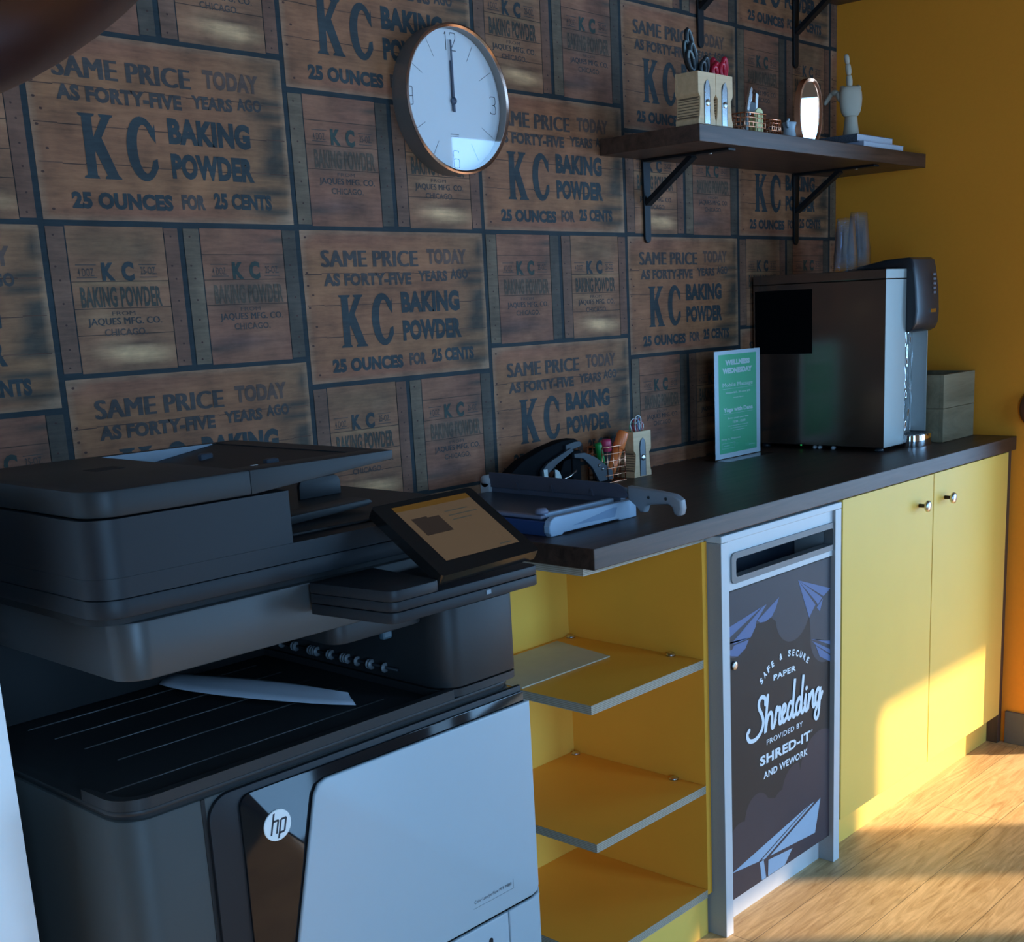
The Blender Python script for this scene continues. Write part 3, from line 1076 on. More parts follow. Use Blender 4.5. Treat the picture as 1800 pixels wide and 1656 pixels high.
# ================================================================ WALL SHELVES
m_iron = plain('black_wrought_iron', (0.022, 0.024, 0.027), rough=0.5, metal=0.6)
m_shelfw = wood('dark_stained_wood_shelf', (0.042, 0.020, 0.012), (0.118, 0.060, 0.038), axis=0, scale=9, rough=0.45, bump=0.15)
SHD = 0.2922
def wall_shelf(x0, zs, label, brackets):
    sh_ = thing('wall_shelf', label, 'shelf', (0.57, -0.146, zs), 'dark wall shelves')
    mb = MB()
    mb.box(x0, XR - 0.001, -SHD, -0.0012, zs - 0.0376, zs, bev=0.0015)
    mb.build('board', m_shelfw, sh_)
    for bx in brackets:
        mb = MB()
        zb = zs - 0.0378
        # wall strap with a rounded forged end
        strap = [(bx + 0.015, zb), (bx + 0.013, zb - 0.10), (bx + 0.012, zb - 0.188)] + [(bx + 0.012 * math.cos(a), zb - 0.188 - 0.012 * math.sin(a)) for a in (0.5, 1.05, 1.57, 2.1, 2.64)] + [(bx - 0.012, zb - 0.188), (bx - 0.013, zb - 0.10), (bx - 0.015, zb)]
        mb.prism(strap, 'y', -0.0025, -0.0085, bev=0.0012)
        br = mb.build('bracket', m_iron, sh_)
        mb = MB()
        mb.box(bx - 0.015, bx + 0.015, -0.262, -0.0088, zb - 0.006, zb - 0.0004, bev=0.001)
        mb.build('arm', m_iron, br)
        mb = MB()
        a_, b_ = Vector((bx, -0.150, zb - 0.006)), Vector((bx, -0.009, zb - 0.105))
        d_ = (b_ - a_).normalized()
        n_ = Vector((1, 0, 0))
        u_ = d_.cross(n_)
        pts = [[q + n_ * sx * 0.011 + u_ * sy * 0.006 for sx, sy in ((-1, -1), (1, -1), (1, 1), (-1, 1))] for q in (a_, b_)]
        vs0 = [mb.bm.verts.new(p) for p in pts[0]]
        vs1 = [mb.bm.verts.new(p) for p in pts[1]]
        mb.bm.faces.new(vs0)
        mb.bm.faces.new(list(reversed(vs1)))
        for k in range(4):
            j = (k + 1) % 4
            mb.bm.faces.new((vs0[j], vs0[k], vs1[k], vs1[j]))
        bmesh.ops.recalc_face_normals(mb.bm, faces=mb.bm.faces)
        mb.build('brace', m_iron, br)
        mb = MB()
        mb.lathe([(0.0, -0.0025), (0.004, -0.002), (0.005, 0.0)], bx, -0.200, zb - 0.006, n=12)
        part_label(mb.build('screw', m_nickel, br), 'bright screw head')
    return sh_
wall_shelf(0.0017, ZS, 'lower dark wall shelf on iron brackets, holding the wooden organisers and the hand', (0.176, 0.893))
wall_shelf(0.2300, ZS + 0.488, 'upper dark wall shelf, only its iron straps showing at the top of the photo', (0.423, 0.893))

# ================================================================ ITEMS ON THE LOWER SHELF
m_beech = wood('beech_wood', (0.66, 0.42, 0.22), (0.80, 0.54, 0.30), axis=0, scale=14, rough=0.55, bump=0.05)
m_beech_dk = plain('beech_groove', (0.20, 0.125, 0.07), rough=0.8)
m_steel = plain('blade_steel', (0.70, 0.73, 0.76), rough=0.18, metal=1.0, var=0.02)
m_hole = plain('sharpener_hollow', (0.03, 0.028, 0.028), rough=0.6)

def sharpener_box(name, label, x0, w, yf, dep, z0, h, group=None, steel=None):
    """wooden desk organiser shaped like a pencil sharpener: waisted sides, grooved flanks, steel blade"""
    t = thing(name, label, 'organiser', (x0 + w / 2, yf + dep / 2, z0), group)
    def half(v):
        if v > .62:
            return .5
        if v > .52:
            return .5 - .11 * (1 - math.cos((0.62 - v) / .10 * PI / 2))
        if v > .16:
            return .39 + .055 * ((0.52 - v) / .36) ** 1.5
        if v > .10:
            return .445 + .035 * (0.16 - v) / .06
        return .49
    vs = [0, .04, .10, .12, .16, .22, .28, .34, .40, .46, .52, .54, .56, .58, .60, .62, .66, 1.0]
    cx = x0 + w / 2
    Rr = [(cx + w * half(v), z0 + h * v) for v in vs]
    Ll = [(cx - w * half(v), z0 + h * v) for v in reversed(vs)]
    mb = MB()
    # walls: the block is open at the top
    mb.prism(Rr + Ll, 'y', yf, yf + 0.007, bev=0.0006)
    mb.prism(Rr + Ll, 'y', yf + dep - 0.007, yf + dep, bev=0.0006)
    for sgn in (-1, 1):
        outer = [(cx + sgn * (w * half(v) - .0002), z0 + h * v) for v in vs]
        inner = [(cx + sgn * (w * half(v) - 0.007), z0 + h * v) for v in reversed(vs)]
        mb.prism(outer + inner, 'y', yf + 0.007, yf + dep - 0.007)
    mb.box(cx - w * .40, cx + w * .40, yf + .007, yf + dep - .007, z0 + .0002, z0 + .006)
    mb.build('block', m_beech, t)
    for sgn in (-1, 1):
        mb = MB()
        xs = [(cx + sgn * (w * half(.10) + 0.0004), z0 + h * .10)]
        poly = []
        for k in range(8):
            v = .13 + k * .055
            xo = cx + sgn * (w * half(v) + 0.0006)
            xi = cx + sgn * (w * half(v) - 0.0006)
            poly += [(xi, z0 + h * (v - .004)), (xo, z0 + h * v), (xo, z0 + h * (v + .012)), (xi, z0 + h * (v + .016))]
        back = [(cx + sgn * (w * half(v) - .0012), z0 + h * v) for v in (.13 + 7 * .055 + .016, .40, .28, .126)]
        mb.prism(poly + back, 'y', yf + .003, yf + dep - .003)
        part_label(mb.build('grip_grooves', m_beech_dk, t), 'dark grip grooves on the flank')
    # hollow and blade on the front
    bw = w * .36
    arch = [(cx - bw / 2, z0 + .002), (cx + bw / 2, z0 + .002), (cx + bw / 2, z0 + h * .70)] + [(cx + bw / 2 * math.cos(a), z0 + h * .70 + bw * .62 * math.sin(a)) for a in [PI * k / 12 for k in range(1, 12)]] + [(cx - bw / 2, z0 + h * .70)]
    mb = MB()
    mb.prism(arch, 'y', yf - 0.0004, yf + 0.001)
    mb.build('hollow', m_hole, t)
    bl = [(cx - bw * .42, z0 + .002), (cx + bw * .36, z0 + .002), (cx + bw * .36, z0 + h * .72), (cx + bw * .25, z0 + h * .82), (cx + bw * .05, z0 + h * .86), (cx - bw * .22, z0 + h * .82), (cx - bw * .42, z0 + h * .66)]
    mb = MB()
    mb.prism(bl, 'y', yf - 0.0016, yf - 0.0005, bev=0.0003)
    bld = mb.build('blade', steel or m_steel, t)
    mb = MB()
    mb.lathe([(bw * .30, 0), (bw * .30, -.0016), (bw * .2, -.0026), (0, -.0028)], cx, yf - .0016, z0 + h * .42, axis='y', n=20)
    mb.box(cx - bw * .24, cx + bw * .24, yf - .0046, yf - .0040, z0 + h * .42 - .0008, z0 + h * .42 + .0008)
    part_label(mb.build('screw', m_nickel, bld), 'round slotted screw')
    return t

OZ = ZS + 0.0004
sharpener_box('pencil_sharpener_organiser', 'left of two beech sharpener-shaped organisers on the wall shelf, full of black scissors', 0.0110, 0.0680, -0.284, 0.064, OZ, 0.112, 'sharpener-shaped organisers')
sharpener_box('pencil_sharpener_organiser', 'right of two beech sharpener-shaped organisers on the wall shelf, full of red scissors', 0.0800, 0.0680, -0.284, 0.064, OZ, 0.112, 'sharpener-shaped organisers')

m_blackp = plain('black_plastic_handle', (0.018, 0.022, 0.024), rough=0.4)
m_greyp = plain('grey_rubber_insert', (0.20, 0.25, 0.25), rough=0.5)
m_redp = plain('red_plastic_handle', (0.52, 0.012, 0.035), rough=0.3)

def scissors(name, label, x, y, z, h, lean, mat, ins, group, w=0.030, opened=0.0):
    """scissors standing blade-down in a holder: two looped handles rising from it"""
    t = thing(name, label, 'scissors', (x, y, z), group)
    for s in (-1, 1):
        mb = MB()
        loop = []
        hh = h * (1.0 if s > 0 else 0.72)
        for k in range(18):
            a = 2 * PI * k / 18
            lx = s * (w * .36 + opened) + w * .34 * math.sin(a)
            lz = hh * .60 - hh * .40 * math.cos(a)
            loop.append((x + lx + lean * lz, y + .003 * s, z + lz))
        mb.tube(loop, 0.0050, n=8, closed=True)
        mb.tube([(x + s * .002 + lean * (-.05), y + .003 * s, z - .045), (x + s * w * .25, y + .003 * s, z + h * .12), (x + s * w * .34 + lean * hh * .2, y + .003 * s, z + hh * .22)], 0.0045, n=8)
        hd = mb.build('handle', mat, t)
        if ins is not None:
            mb = MB()
            mb.tube([(p[0] + s * .0012, p[1] - .0022, p[2]) for p in loop[5:14]], 0.0030, n=8)
            part_label(mb.build('grip_insert', ins, hd), 'grey soft grip insert')
    mb = MB()
    mb.prism([(x - .006, z - .045), (x + .006, z - .045), (x + .001, z - .095), (x - .001, z - .095)], 'y', y - .0012, y + .0012)
    mb.build('blades', m_steel, t)
    return t
HZ = OZ + 0.106
scissors('scissors', 'tallest black-handled scissors, leaning left in the left shelf organiser', 0.040, -0.250, HZ, 0.098, -0.27, m_blackp, m_greyp, 'black scissors in the organiser', w=0.032)
scissors('scissors', 'shorter black-handled scissors with grey grips, farthest left in the organiser', 0.028, -0.264, HZ, 0.066, -0.30, m_blackp, m_greyp, 'black scissors in the organiser', w=0.030)
scissors('scissors', 'low black scissors at the right side of the left shelf organiser', 0.056, -0.268, HZ, 0.042, 0.12, m_blackp, None, 'black scissors in the organiser', w=0.026)
for i, (dx, hh, dy, lb) in enumerate(((-.026, .036, -.244, 'leftmost'), (-.010, .034, -.268, 'second from left'), (.008, .048, -.246, 'second from right'), (.021, .048, -.268, 'rightmost'))):
    scissors('scissors', '%s of the red-handled scissors in the right shelf organiser' % lb, 0.114 + dx, dy, HZ, hh, 0.02, m_redp, None, 'red scissors in the organiser', w=0.024)

m_copper = plain('copper_wire', (0.72, 0.34, 0.20), rough=0.25, metal=1.0)
def wire_cup(name, label, cx, cy, z0, w, d, h, rows=4, cols=5, group=None, r=0.0011):
    t = thing(name, label, 'basket', (cx, cy, z0), group)
    mb = MB()
    for k in range(rows + 1):
        zz = z0 + .0012 + (h - .0024) * k / rows
        q = [(p[0], p[1], zz) for p in rrect(cx - w / 2, cx + w / 2, cy - d / 2, cy + d / 2, 0.008, n=3)]
        mb.tube(q, r * (1.5 if k in (0, rows) else 1), n=6, closed=True)
    for i in range(cols):
        f = -0.5 + (i + .5) / cols
        for (px, py) in ((cx + f * w, cy - d / 2), (cx + f * w, cy + d / 2), (cx - w / 2, cy + f * d), (cx + w / 2, cy + f * d)):
            mb.tube([(px, py, z0 + .001), (px, py, z0 + h)], r, n=6)
    for i in range(4):
        f = -.4 + .8 * i / 3
        mb.tube([(cx + f * w, cy - d / 2, z0 + .0012), (cx + f * w, cy + d / 2, z0 + .0012)], r, n=6)
    mb.build('wire_mesh', m_copper, t)
    return t
wire_cup('wire_basket', 'copper wire basket on the wall shelf beside the wooden organisers', 0.262, -0.247, OZ, 0.088, 0.060, 0.044)
wire_cup('wire_basket', 'low copper wire basket on the wall shelf, right of the basket with the staple remover', 0.348, -0.247, OZ, 0.050, 0.060, 0.036)
m_ylw = plain('pale_yellow_plastic', (0.72, 0.66, 0.28), rough=0.4)
m_greyst = plain('dark_grey_plastic', (0.06, 0.065, 0.07), rough=0.4)
t = thing('utility_knife', 'steel-bladed knife standing in the copper wire basket on the shelf', 'knife', (0.243, -0.255, OZ))
mb = MB()
mb.prism([(0.226, OZ + .003), (0.238, OZ + .003), (0.268, OZ + .100), (0.262, OZ + .106), (0.255, OZ + .096)], 'y', -0.262, -0.256, bev=.001)
mb.build('blade', m_steel, t)
mb = MB()
mb.prism([(0.2335, OZ + .003), (0.2445, OZ + .003), (0.250, OZ + .050), (0.240, OZ + .052)], 'y', -0.265, -0.2621, bev=.001)
mb.build('handle', m_greyp, t)
t = thing('staple_remover', 'staple remover with two metal jaws standing in the copper wire basket', 'staple remover', (0.285, -0.24, OZ))
for s, (a, b) in ((-1, (0.262, 0.285)), (1, (0.289, 0.312))):
    mb = MB()
    mb.prism([(a + .010, OZ + .045), (b - .002, OZ + .045), (b + .006, OZ + .094), (a + .018, OZ + .098)], 'y', -0.246, -0.244, bev=.0005)
    mb.build('jaw', m_nickel, t)
mb = MB()
mb.box(0.268, 0.300, -0.251, -0.239, OZ + .050, OZ + .075, bev=.003)
mb.build('grip', m_greyst, t)
t = thing('tape_roll_holder', 'small pale yellow plastic holder standing in the copper wire basket', 'holder', (0.28, -0.262, OZ))
mb = MB()
prof = [(0.264, OZ + .003), (0.296, OZ + .003), (0.296, OZ + .034)] + [(0.280 + .016 * math.cos(a), OZ + .045 + .012 * math.sin(a)) for a in [PI * k / 10 for k in range(11)]] + [(0.264, OZ + .034)]
mb.prism(prof, 'y', -0.2725, -0.2685, bev=.001)
mb.box(0.268, 0.292, -0.2684, -0.250, OZ + .003, OZ + .040, bev=.002)
mb.build('body', m_ylw, t)

# little pale jug figure
m_ceramic = plain('pale_grey_ceramic', (0.46, 0.52, 0.56), rough=0.25)
t = thing('ceramic_pot', 'small pale grey ceramic pot with a knobbly rim beside the copper mirror', 'pot', (0.502, -0.22, OZ))
mb = MB()
mb.lathe([(0.012, 0.0), (0.0165, 0.001), (0.0175, 0.010), (0.0165, 0.020), (0.0145, 0.028), (0.0155, 0.036), (0.0185, 0.046), (0.0175, 0.0475), (0.0145, 0.040), (0.0125, 0.028), (0.0, 0.012)], 0.502, -0.22, OZ, n=28)
mb.build('body', m_ceramic, t)
mb = MB()
mb.tube([(0.487, -0.226, OZ + .044), (0.478, -0.230, OZ + .050), (0.473, -0.232, OZ + .046), (0.474, -0.232, OZ + .038), (0.483, -0.228, OZ + .034)], 0.0034, n=8)
mb.lathe([(0.0, 0.0), (.0042, .002), (.0045, .006), (0, .009)], 0.484, -0.228, OZ + .047, n=12)
mb.build('handle', m_ceramic, t)

# copper oval table mirror
m_copper_s = plain('copper_sheet', (0.62, 0.27, 0.15), rough=0.2, metal=1.0, var=0.02)
m_mirror = plain('mirror_glass', (0.92, 0.93, 0.94), rough=0.0, metal=1.0, var=0.0)
t = thing('table_mirror', 'oval copper-framed standing mirror on the wall shelf left of the wooden hand', 'mirror', (0.645, -0.19, OZ))
ca, sa = math.cos(math.radians(-30)), math.sin(math.radians(-30))
MC = Vector((0.648, -0.19, OZ + .086))
def mp_(u, d, w):      # local: u right, d toward the viewer, w up
    return (MC.x + u * ca - d * -sa * -1, MC.y + u * sa - d * ca, MC.z + w)
def ell(a, b, n=40):
    out = []
    for k in range(n):
        th = 2 * PI * k / n
        e = 0.86
        out.append((a * math.copysign(abs(math.cos(th)) ** e, math.cos(th)), max(-.0855, b * math.copysign(abs(math.sin(th)) ** e, math.sin(th)))))
    return out
mb = MB()
o_, i_ = ell(0.034, 0.086), ell(0.028, 0.078)
n_ = len(o_)
for k in range(n_):
    j = (k + 1) % n_
    mb.quad([mp_(*(o_[k][0], .007, o_[k][1])), mp_(o_[j][0], .007, o_[j][1]), mp_(i_[j][0], .005, i_[j][1]), mp_(i_[k][0], .005, i_[k][1])])
    mb.quad([mp_(o_[k][0], .007, o_[k][1]), mp_(o_[k][0], -.007, o_[k][1]), mp_(o_[j][0], -.007, o_[j][1]), mp_(o_[j][0], .007, o_[j][1])])
    mb.quad([mp_(i_[k][0], .005, i_[k][1]), mp_(i_[j][0], .005, i_[j][1]), mp_(i_[j][0], .002, i_[j][1]), mp_(i_[k][0], .002, i_[k][1])])
mb.flat(list(reversed(o_)), lambda u, v: mp_(u, -.007, v))
bmesh.ops.remove_doubles(mb.bm, verts=mb.bm.verts, dist=1e-6)
bmesh.ops.recalc_face_normals(mb.bm, faces=mb.bm.faces)
mb.build('frame', m_copper_s, t, smooth=40)
mb = MB()
mb.flat(i_, lambda u, v: mp_(u, .0022, v))
part_label(mb.build('mirror_glass', m_mirror, t), 'silvered oval glass')

# notebooks
m_cover = plain('speckled_dark_cover', (0.10, 0.11, 0.13), rough=0.7, var=0.9, nscale=420)
m_pages = plain('white_pages', (0.66, 0.68, 0.74), rough=0.8, var=0.1, nscale=200)
m_cover2 = plain('lilac_grey_cover', (0.45, 0.46, 0.56), rough=0.6)
def book(label, x0, x1, y0, y1, z0, z1, cov):
    t = thing('notebook', label, 'notebook', ((x0 + x1) / 2, (y0 + y1) / 2, z0), 'notebooks under the wooden hand')
    mb = MB()
    mb.box(x0 + .0015, x1 - .001, y0 + .001, y1 - .001, z0 + .0013, z1 - .0013)
    mb.build('pages', m_pages, t)
    mb = MB()
    mb.box(x0, x1, y0, y1, z1 - .0012, z1)
    mb.box(x0, x1, y0, y1, z0, z0 + .0012)
    mb.box(x0, x0 + .0014, y0, y1, z0 + .0012, z1 - .0012)
    mb.build('cover', cov, t)
BK = OZ
book('lower lilac-grey notebook on the wall shelf, beneath the speckled one', 0.800, 1.035, -0.272, -0.105, BK, BK + 0.017, m_cover2)
book('upper dark speckled notebook on the wall shelf, directly under the wooden hand', 0.792, 1.000, -0.256, -0.120, BK + 0.0174, BK + 0.037, m_cover)

# wooden mannequin hand, index finger up
m_hand = plain('pale_lime_wood', (0.60, 0.52, 0.40), rough=0.6, nscale=30, var=0.05)
HB = Vector((0.888, -0.185, BK + 0.0374))
t = thing('mannequin_hand', 'jointed wooden mannequin hand with one finger raised, standing on the notebooks', 'hand model', HB)
vdir = Vector((0.66, -0.75, 0))      # across the view: hand's width direction
ddir = Vector((0.75, 0.66, 0))     # hand's thickness direction, toward the room
def hp_(a, b, w):
    return HB + vdir * a + ddir * b + Vector((0, 0, w))
mb = MB()
mb.lathe([(0.0, 0), (0.0235, 0.0), (0.0240, 0.003), (0.0205, 0.025), (0.0180, 0.045), (0.0172, 0.056), (0.015, 0.060), (0.0, 0.061)], HB.x, HB.y, HB.z, n=28)
mb.build('wrist_stand', m_hand, t)
# palm: rounded body lofted in sections
mb = MB()
secs = [(0.056, .011, .010, 0), (0.060, .020, .013, -.001), (0.070, .0265, .0155, -.001), (0.085, .0300, .0165, -.001), (0.105, .0315, .0165, -.001), (0.122, .0300, .015, -.001), (0.134, .0265, .013, -.001), (0.138, .018, .008, -.001)]
rings = []
for w, a, b, c in secs:
    rings.append([mb.bm.verts.new(hp_(c + a * math.copysign(abs(math.cos(th)) ** .8, math.cos(th)), b * math.copysign(abs(math.sin(th)) ** .9, math.sin(th)), w)) for th in [2 * PI * k / 24 for k in range(24)]])
for k in range(len(rings) - 1):
    for i in range(24):
        j = (i + 1) % 24
        mb.bm.faces.new((rings[k][i], rings[k][j], rings[k + 1][j], rings[k + 1][i])).smooth = True
mb.bm.faces.new(list(reversed(rings[0]))); mb.bm.faces.new(rings[-1])
bmesh.ops.recalc_face_normals(mb.bm, faces=mb.bm.faces)
mb.build('palm', m_hand, t, smooth=60)
def finger(segs, r):
    mb = MB()
    for (p, q), rr in zip(segs, r):
        p, q = Vector(p), Vector(q)
        d = q - p
        N = 7
        pts = [p + d * k / N for k in range(N + 1)]
        tp = [rr * (0.72 + .28 * math.sin(PI * min(1, max(0, (k / N) * .86 + .07)))) for k in range(N + 1)]
        tp[0] *= .8; tp[-1] *= .62
        mb.tube(pts, rr, n=12, taper=tp)
    return mb.build('finger', m_hand, t)
# raised finger (three phalanges, slightly tilted)
finger([(hp_(-.004, .002, .134), hp_(-.006, .002, .169)), (hp_(-.006, .002, .168), hp_(-.010, .002, .198)), (hp_(-.010, .002, .197), hp_(-.015, .002, .222))], (.0090, .0082, .0074))
# curled fingers: first phalanx forward over the knuckle, second down
for a, k in ((-.020, .9), (.011, 1.0), (.023, .88)):
    finger([(hp_(a, .004, .132), hp_(a, .030 * k, .139)), (hp_(a, .029 * k, .139), hp_(a, .040 * k, .116)), (hp_(a, .040 * k, .117), hp_(a, .026 * k, .100))], (.0078, .0070, .0062))
# thumb leaving the side of the palm, pointing left and down
finger([(hp_(-.026, .006, .100), hp_(-.034, .020, .126)), (hp_(-.034, .020, .126), hp_(-.046, .034, .128)), (hp_(-.046, .034, .128), hp_(-.066, .040, .098))], (.0085, .0078, .0066))

# ================================================================ WALL CLOCK
m_brushed = plain('brushed_dark_steel', (0.30, 0.27, 0.25), rough=0.45, metal=0.7, nscale=200)
m_cop_rim = plain('polished_copper_rim', (0.75, 0.50, 0.40), rough=0.2, metal=1.0)
m_dial = plain('white_dial', (0.78, 0.80, 0.82), rough=0.5, var=0.01)
m_ink = plain('dark_ink', (0.02, 0.025, 0.035), rough=0.5)
m_blue_hand = plain('dark_blue_hand', (0.05, 0.075, 0.12), rough=0.4)
CCX, CCZ, CR, CD = -0.4965, 1.7775, 0.1465, 0.044
ck = thing('wall_clock', 'round white wall clock with a brushed metal case showing twelve o\'clock', 'clock', (CCX, -0.02, CCZ))
mb = MB()
mb.lathe([(CR, -0.001), (CR, -CD), (CR - .004, -CD - .0015), (CR - .007, -CD + .001), (CR - .007, -0.020), (0.0, -0.020)], CCX, 0, CCZ, axis='y', n=96)
mb.mi = 1
mb.lathe([(CR + .0002, -CD + .0012), (CR + .0002, -CD), (CR - .0035, -CD - .0021), (CR - .0075, -CD + .001), (CR - .0072, -CD + .003)], CCX, 0, CCZ, axis='y', n=96, caps=False)
mb.build('case', [m_brushed, m_cop_rim], ck, smooth=35)
mb = MB()
mb.lathe([(0.0, -0.0218), (CR - .0074, -0.0218), (CR - .0074, -0.0205), (0.0, -.0205)], CCX, 0, CCZ, axis='y', n=96)
dial = mb.build('dial', m_dial, ck, smooth=30)
cf = lambda u, v: (CCX + u, -0.0221, CCZ + v)
for k in range(12):
    if k % 3 == 0:
        continue
    a = math.radians(90 - 30 * k)
    p = [(r * math.cos(a), r * math.sin(a)) for r in (0.094, 0.132)]
    mb = MB()
    ribbon(mb, p, 0.0010, cf, cap=False)
    mb.build('hour_mark', m_ink, dial)
def num(strokes, cx, cz, s):
    mb = MB()
    for st in strokes:
        ribbon(mb, [(cx + x * s, cz + y * s) for x, y in catmull(st, 5)], 0.0017, cf)
    mb.build('numeral', m_ink, dial)
N3 = [[(-.22, .42), (-.2, .5), (0, .52), (.2, .5), (.24, .36), (.23, .12), (.14, .02), (0, 0)], [(0, 0), (.14, -.02), (.23, -.12), (.24, -.38), (.2, -.5), (0, -.52), (-.2, -.5), (-.22, -.42)]]
N6 = [[(.22, .42), (.2, .5), (0, .52), (-.2, .5), (-.24, .36), (-.24, 0), (-.24, -.36), (-.2, -.5), (0, -.52), (.2, -.5), (.24, -.36), (.24, -.12), (.2, .0), (0, .03), (-.2, .0)]]
N9 = [[(-x, -y) for x, y in N6[0]]]
N1 = [[(-.05, .4), (.02, .5), (.04, .52)], [(.04, .52), (.04, 0), (.04, -.52)]]
N2 = [[(-.22, .40), (-.2, .5), (0, .52), (.2, .5), (.24, .36), (.2, .15), (0, -.2), (-.22, -.5)], [(-.22, -.51), (0, -.51), (.24, -.51)]]
num(N3, 0.118, 0.001, 0.033)
num(N6, 0.001, -0.115, 0.033)
num(N9, -0.119, 0.001, 0.033)
num([[(x - .36, y) for x, y in q] for q in N1] + [[(x + .27, y) for x, y in q] for q in N2], 0, 0.115, 0.033)
mb = MB()
for zz in (-0.0655, -0.0700):
    for q in range(7):      # two rows of unreadably small maker's lettering
        ribbon(mb, [(-0.012 + q * .0035, zz), (-0.012 + q * .0035 + .0026, zz)], .0016 if zz > -.067 else .0008, cf, cap=False)
mb.build('lettering', m_ink, dial)
def hand(name, w0, w1, l0, l1, y):
    mb = MB()
    mb.prism([(CCX - w0, CCZ + l0), (CCX + w0, CCZ + l0), (CCX + w1, CCZ + l1), (CCX - w1, CCZ + l1)], 'y', y, y - .001)
    return mb.build(name, m_blue_hand, ck)
hand('hour_hand', .0042, .0042, -0.020, 0.078, -0.0235)
hand('minute_hand', .0030, .0020, -0.022, 0.118, -0.0252)
mb = MB()
mb.lathe([(.007, -0.0222), (.007, -.0272), (0, -.0274)], CCX, 0, CCZ, axis='y', n=20)
mb.build('hub', m_blue_hand, ck)
mb = MB()
mb.lathe([(0.0, -CD + .0012), (CR - .0072, -CD + .0012), (CR - .0072, -CD + .0020), (0, -CD + .0020)], CCX, 0, CCZ, axis='y', n=96)
part_label(mb.build('cover_glass', glass('clock_glass'), ck, smooth=30), 'clear flat glass cover')

# ================================================================ ITEMS ON THE WORKTOP
WT = HT + 0.0003
# --- water dispenser
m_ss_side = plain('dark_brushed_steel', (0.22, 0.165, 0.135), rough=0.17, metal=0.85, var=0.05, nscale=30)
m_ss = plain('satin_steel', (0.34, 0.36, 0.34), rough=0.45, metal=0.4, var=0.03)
m_disp_blk = plain('dispenser_black', (0.022, 0.026, 0.032), rough=0.28)
m_chrome = plain('chrome', (0.80, 0.83, 0.86), rough=0.06, metal=1.0, var=0.0)
m_foil = plain('rippled_chrome', (0.72, 0.75, 0.78), rough=0.08, metal=1.0, var=0.0)
m_clear = glass('clear_plastic', (0.94, 0.97, 0.98), rough=0.03)
DX0, DX1, DYF, DYB, DZ0, DZ1 = 0.650, 0.900, -0.420, -0.012, 0.9445, 1.412
wd = thing('water_dispenser', 'tall dark steel countertop water dispenser with a black hood and chrome drip tray', 'water dispenser', (0.775, -0.21, WT))
mb = MB()
mb.box(DX0, DX0 + 0.118, DYF, DYB, DZ0, DZ1 - 0.026, bev=0.0015)
mb.box(DX0 + 0.118, DX1, DYF + 0.045, DYB, DZ0, DZ1 - 0.026)
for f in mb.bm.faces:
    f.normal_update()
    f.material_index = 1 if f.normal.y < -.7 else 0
mb.build('housing', [m_ss_side, m_ss], wd)
mb = MB()
mb.box(DX0, DX0 + 0.118, DYF, DYB, DZ1 - 0.0245, DZ1, bev=0.0015)
mb.box(DX0 + 0.118, DX1, DYF + 0.02, DYB, DZ1 - 0.0245, DZ1)
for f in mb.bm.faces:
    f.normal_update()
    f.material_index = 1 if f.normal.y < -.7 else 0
mb.build('lid', [m_ss_side, m_ss], wd)
mb = MB()
mb.box(DX0 - 0.0006, DX0 + 0.0004, -0.2015, -0.0185, 1.197, 1.3705)
part_label(mb.build('vent_panel', m_black, wd), 'square black panel on the dark side')
# hood: bulging black front with a chin
hp = [(-0.385, 1.4125), (-0.385, 1.262)] + [(-0.402, 1.250), (-0.425, 1.2445), (-0.440, 1.252), (-0.448, 1.268), (-0.4505, 1.30), (-0.4470, 1.36), (-0.4400, 1.41), (-0.4340, 1.435), (-0.424, 1.441)] + [(-0.36, 1.4385), (-0.27, 1.423), (-0.215, 1.4125)]
mb = MB()
mb.prism([p for p in hp], 'x', DX0 + 0.1185, 0.908, bev=0.006, seg=3)
hood = mb.build('hood', m_disp_blk, wd, smooth=40)
mb = MB()
def hf(u, v):
    return (0.84 + u, -0.4478 - 0.0022 - (1.36 - v) * 0.03, v)
for k, (uu, vv, w_, h_) in enumerate(((0.035, 1.392, .016, .006), (0.035, 1.380, .016, .006), (0.035, 1.368, .016, .006), (0.035, 1.356, .016, .006), (0.035, 1.344, .014, .006))):
    mb.flat([(uu - w_ / 2, vv), (uu + w_ / 2, vv), (uu + w_ / 2, vv + h_), (uu - w_ / 2, vv + h_)], hf)
part_label(mb.build('control_buttons', plain('button_print', (0.13, 0.15, 0.19), rough=0.4), hood), 'column of faint grey button marks')
mb = MB()
mb.box(0.848, 0.880, -0.4530, -0.4495, 1.294, 1.304, bev=.0006)
part_label(mb.build('name_plate', m_chrome, hood), 'small bright name plate')
# chrome alcove
mb = MB()
random.seed(11)
ph = [random.uniform(0, 6.28) for _ in range(6)]
def ripple(u, v):
    return .0011 * math.sin(u * 420 + ph[0] + 3 * math.sin(v * 21 + ph[1])) + .0009 * math.sin(u * 230 + v * 60 + ph[2]) + .0006 * math.sin(v * 150 + ph[3] + 2 * math.sin(u * 160))
NX, NZ = 40, 70
V_ = [[mb.bm.verts.new((DX0 + 0.1185 + (0.898 - DX0 - 0.1185) * i / NX, -0.3770 + ripple(i / NX * .13, k / NZ * .29), 0.968 + 0.29 * k / NZ)) for i in range(NX + 1)] for k in range(NZ + 1)]
for k in range(NZ):
    for i in range(NX):
        mb.bm.faces.new((V_[k][i], V_[k][i + 1], V_[k + 1][i + 1], V_[k + 1][i])).smooth = True
mb.build('splash_plate', m_foil, wd)
mb = MB()
mb.box(0.8985, 0.9035, -0.420, -0.375, 0.966, 1.262, bev=.001)
mb.build('side_trim', m_ss, wd)
mb = MB()
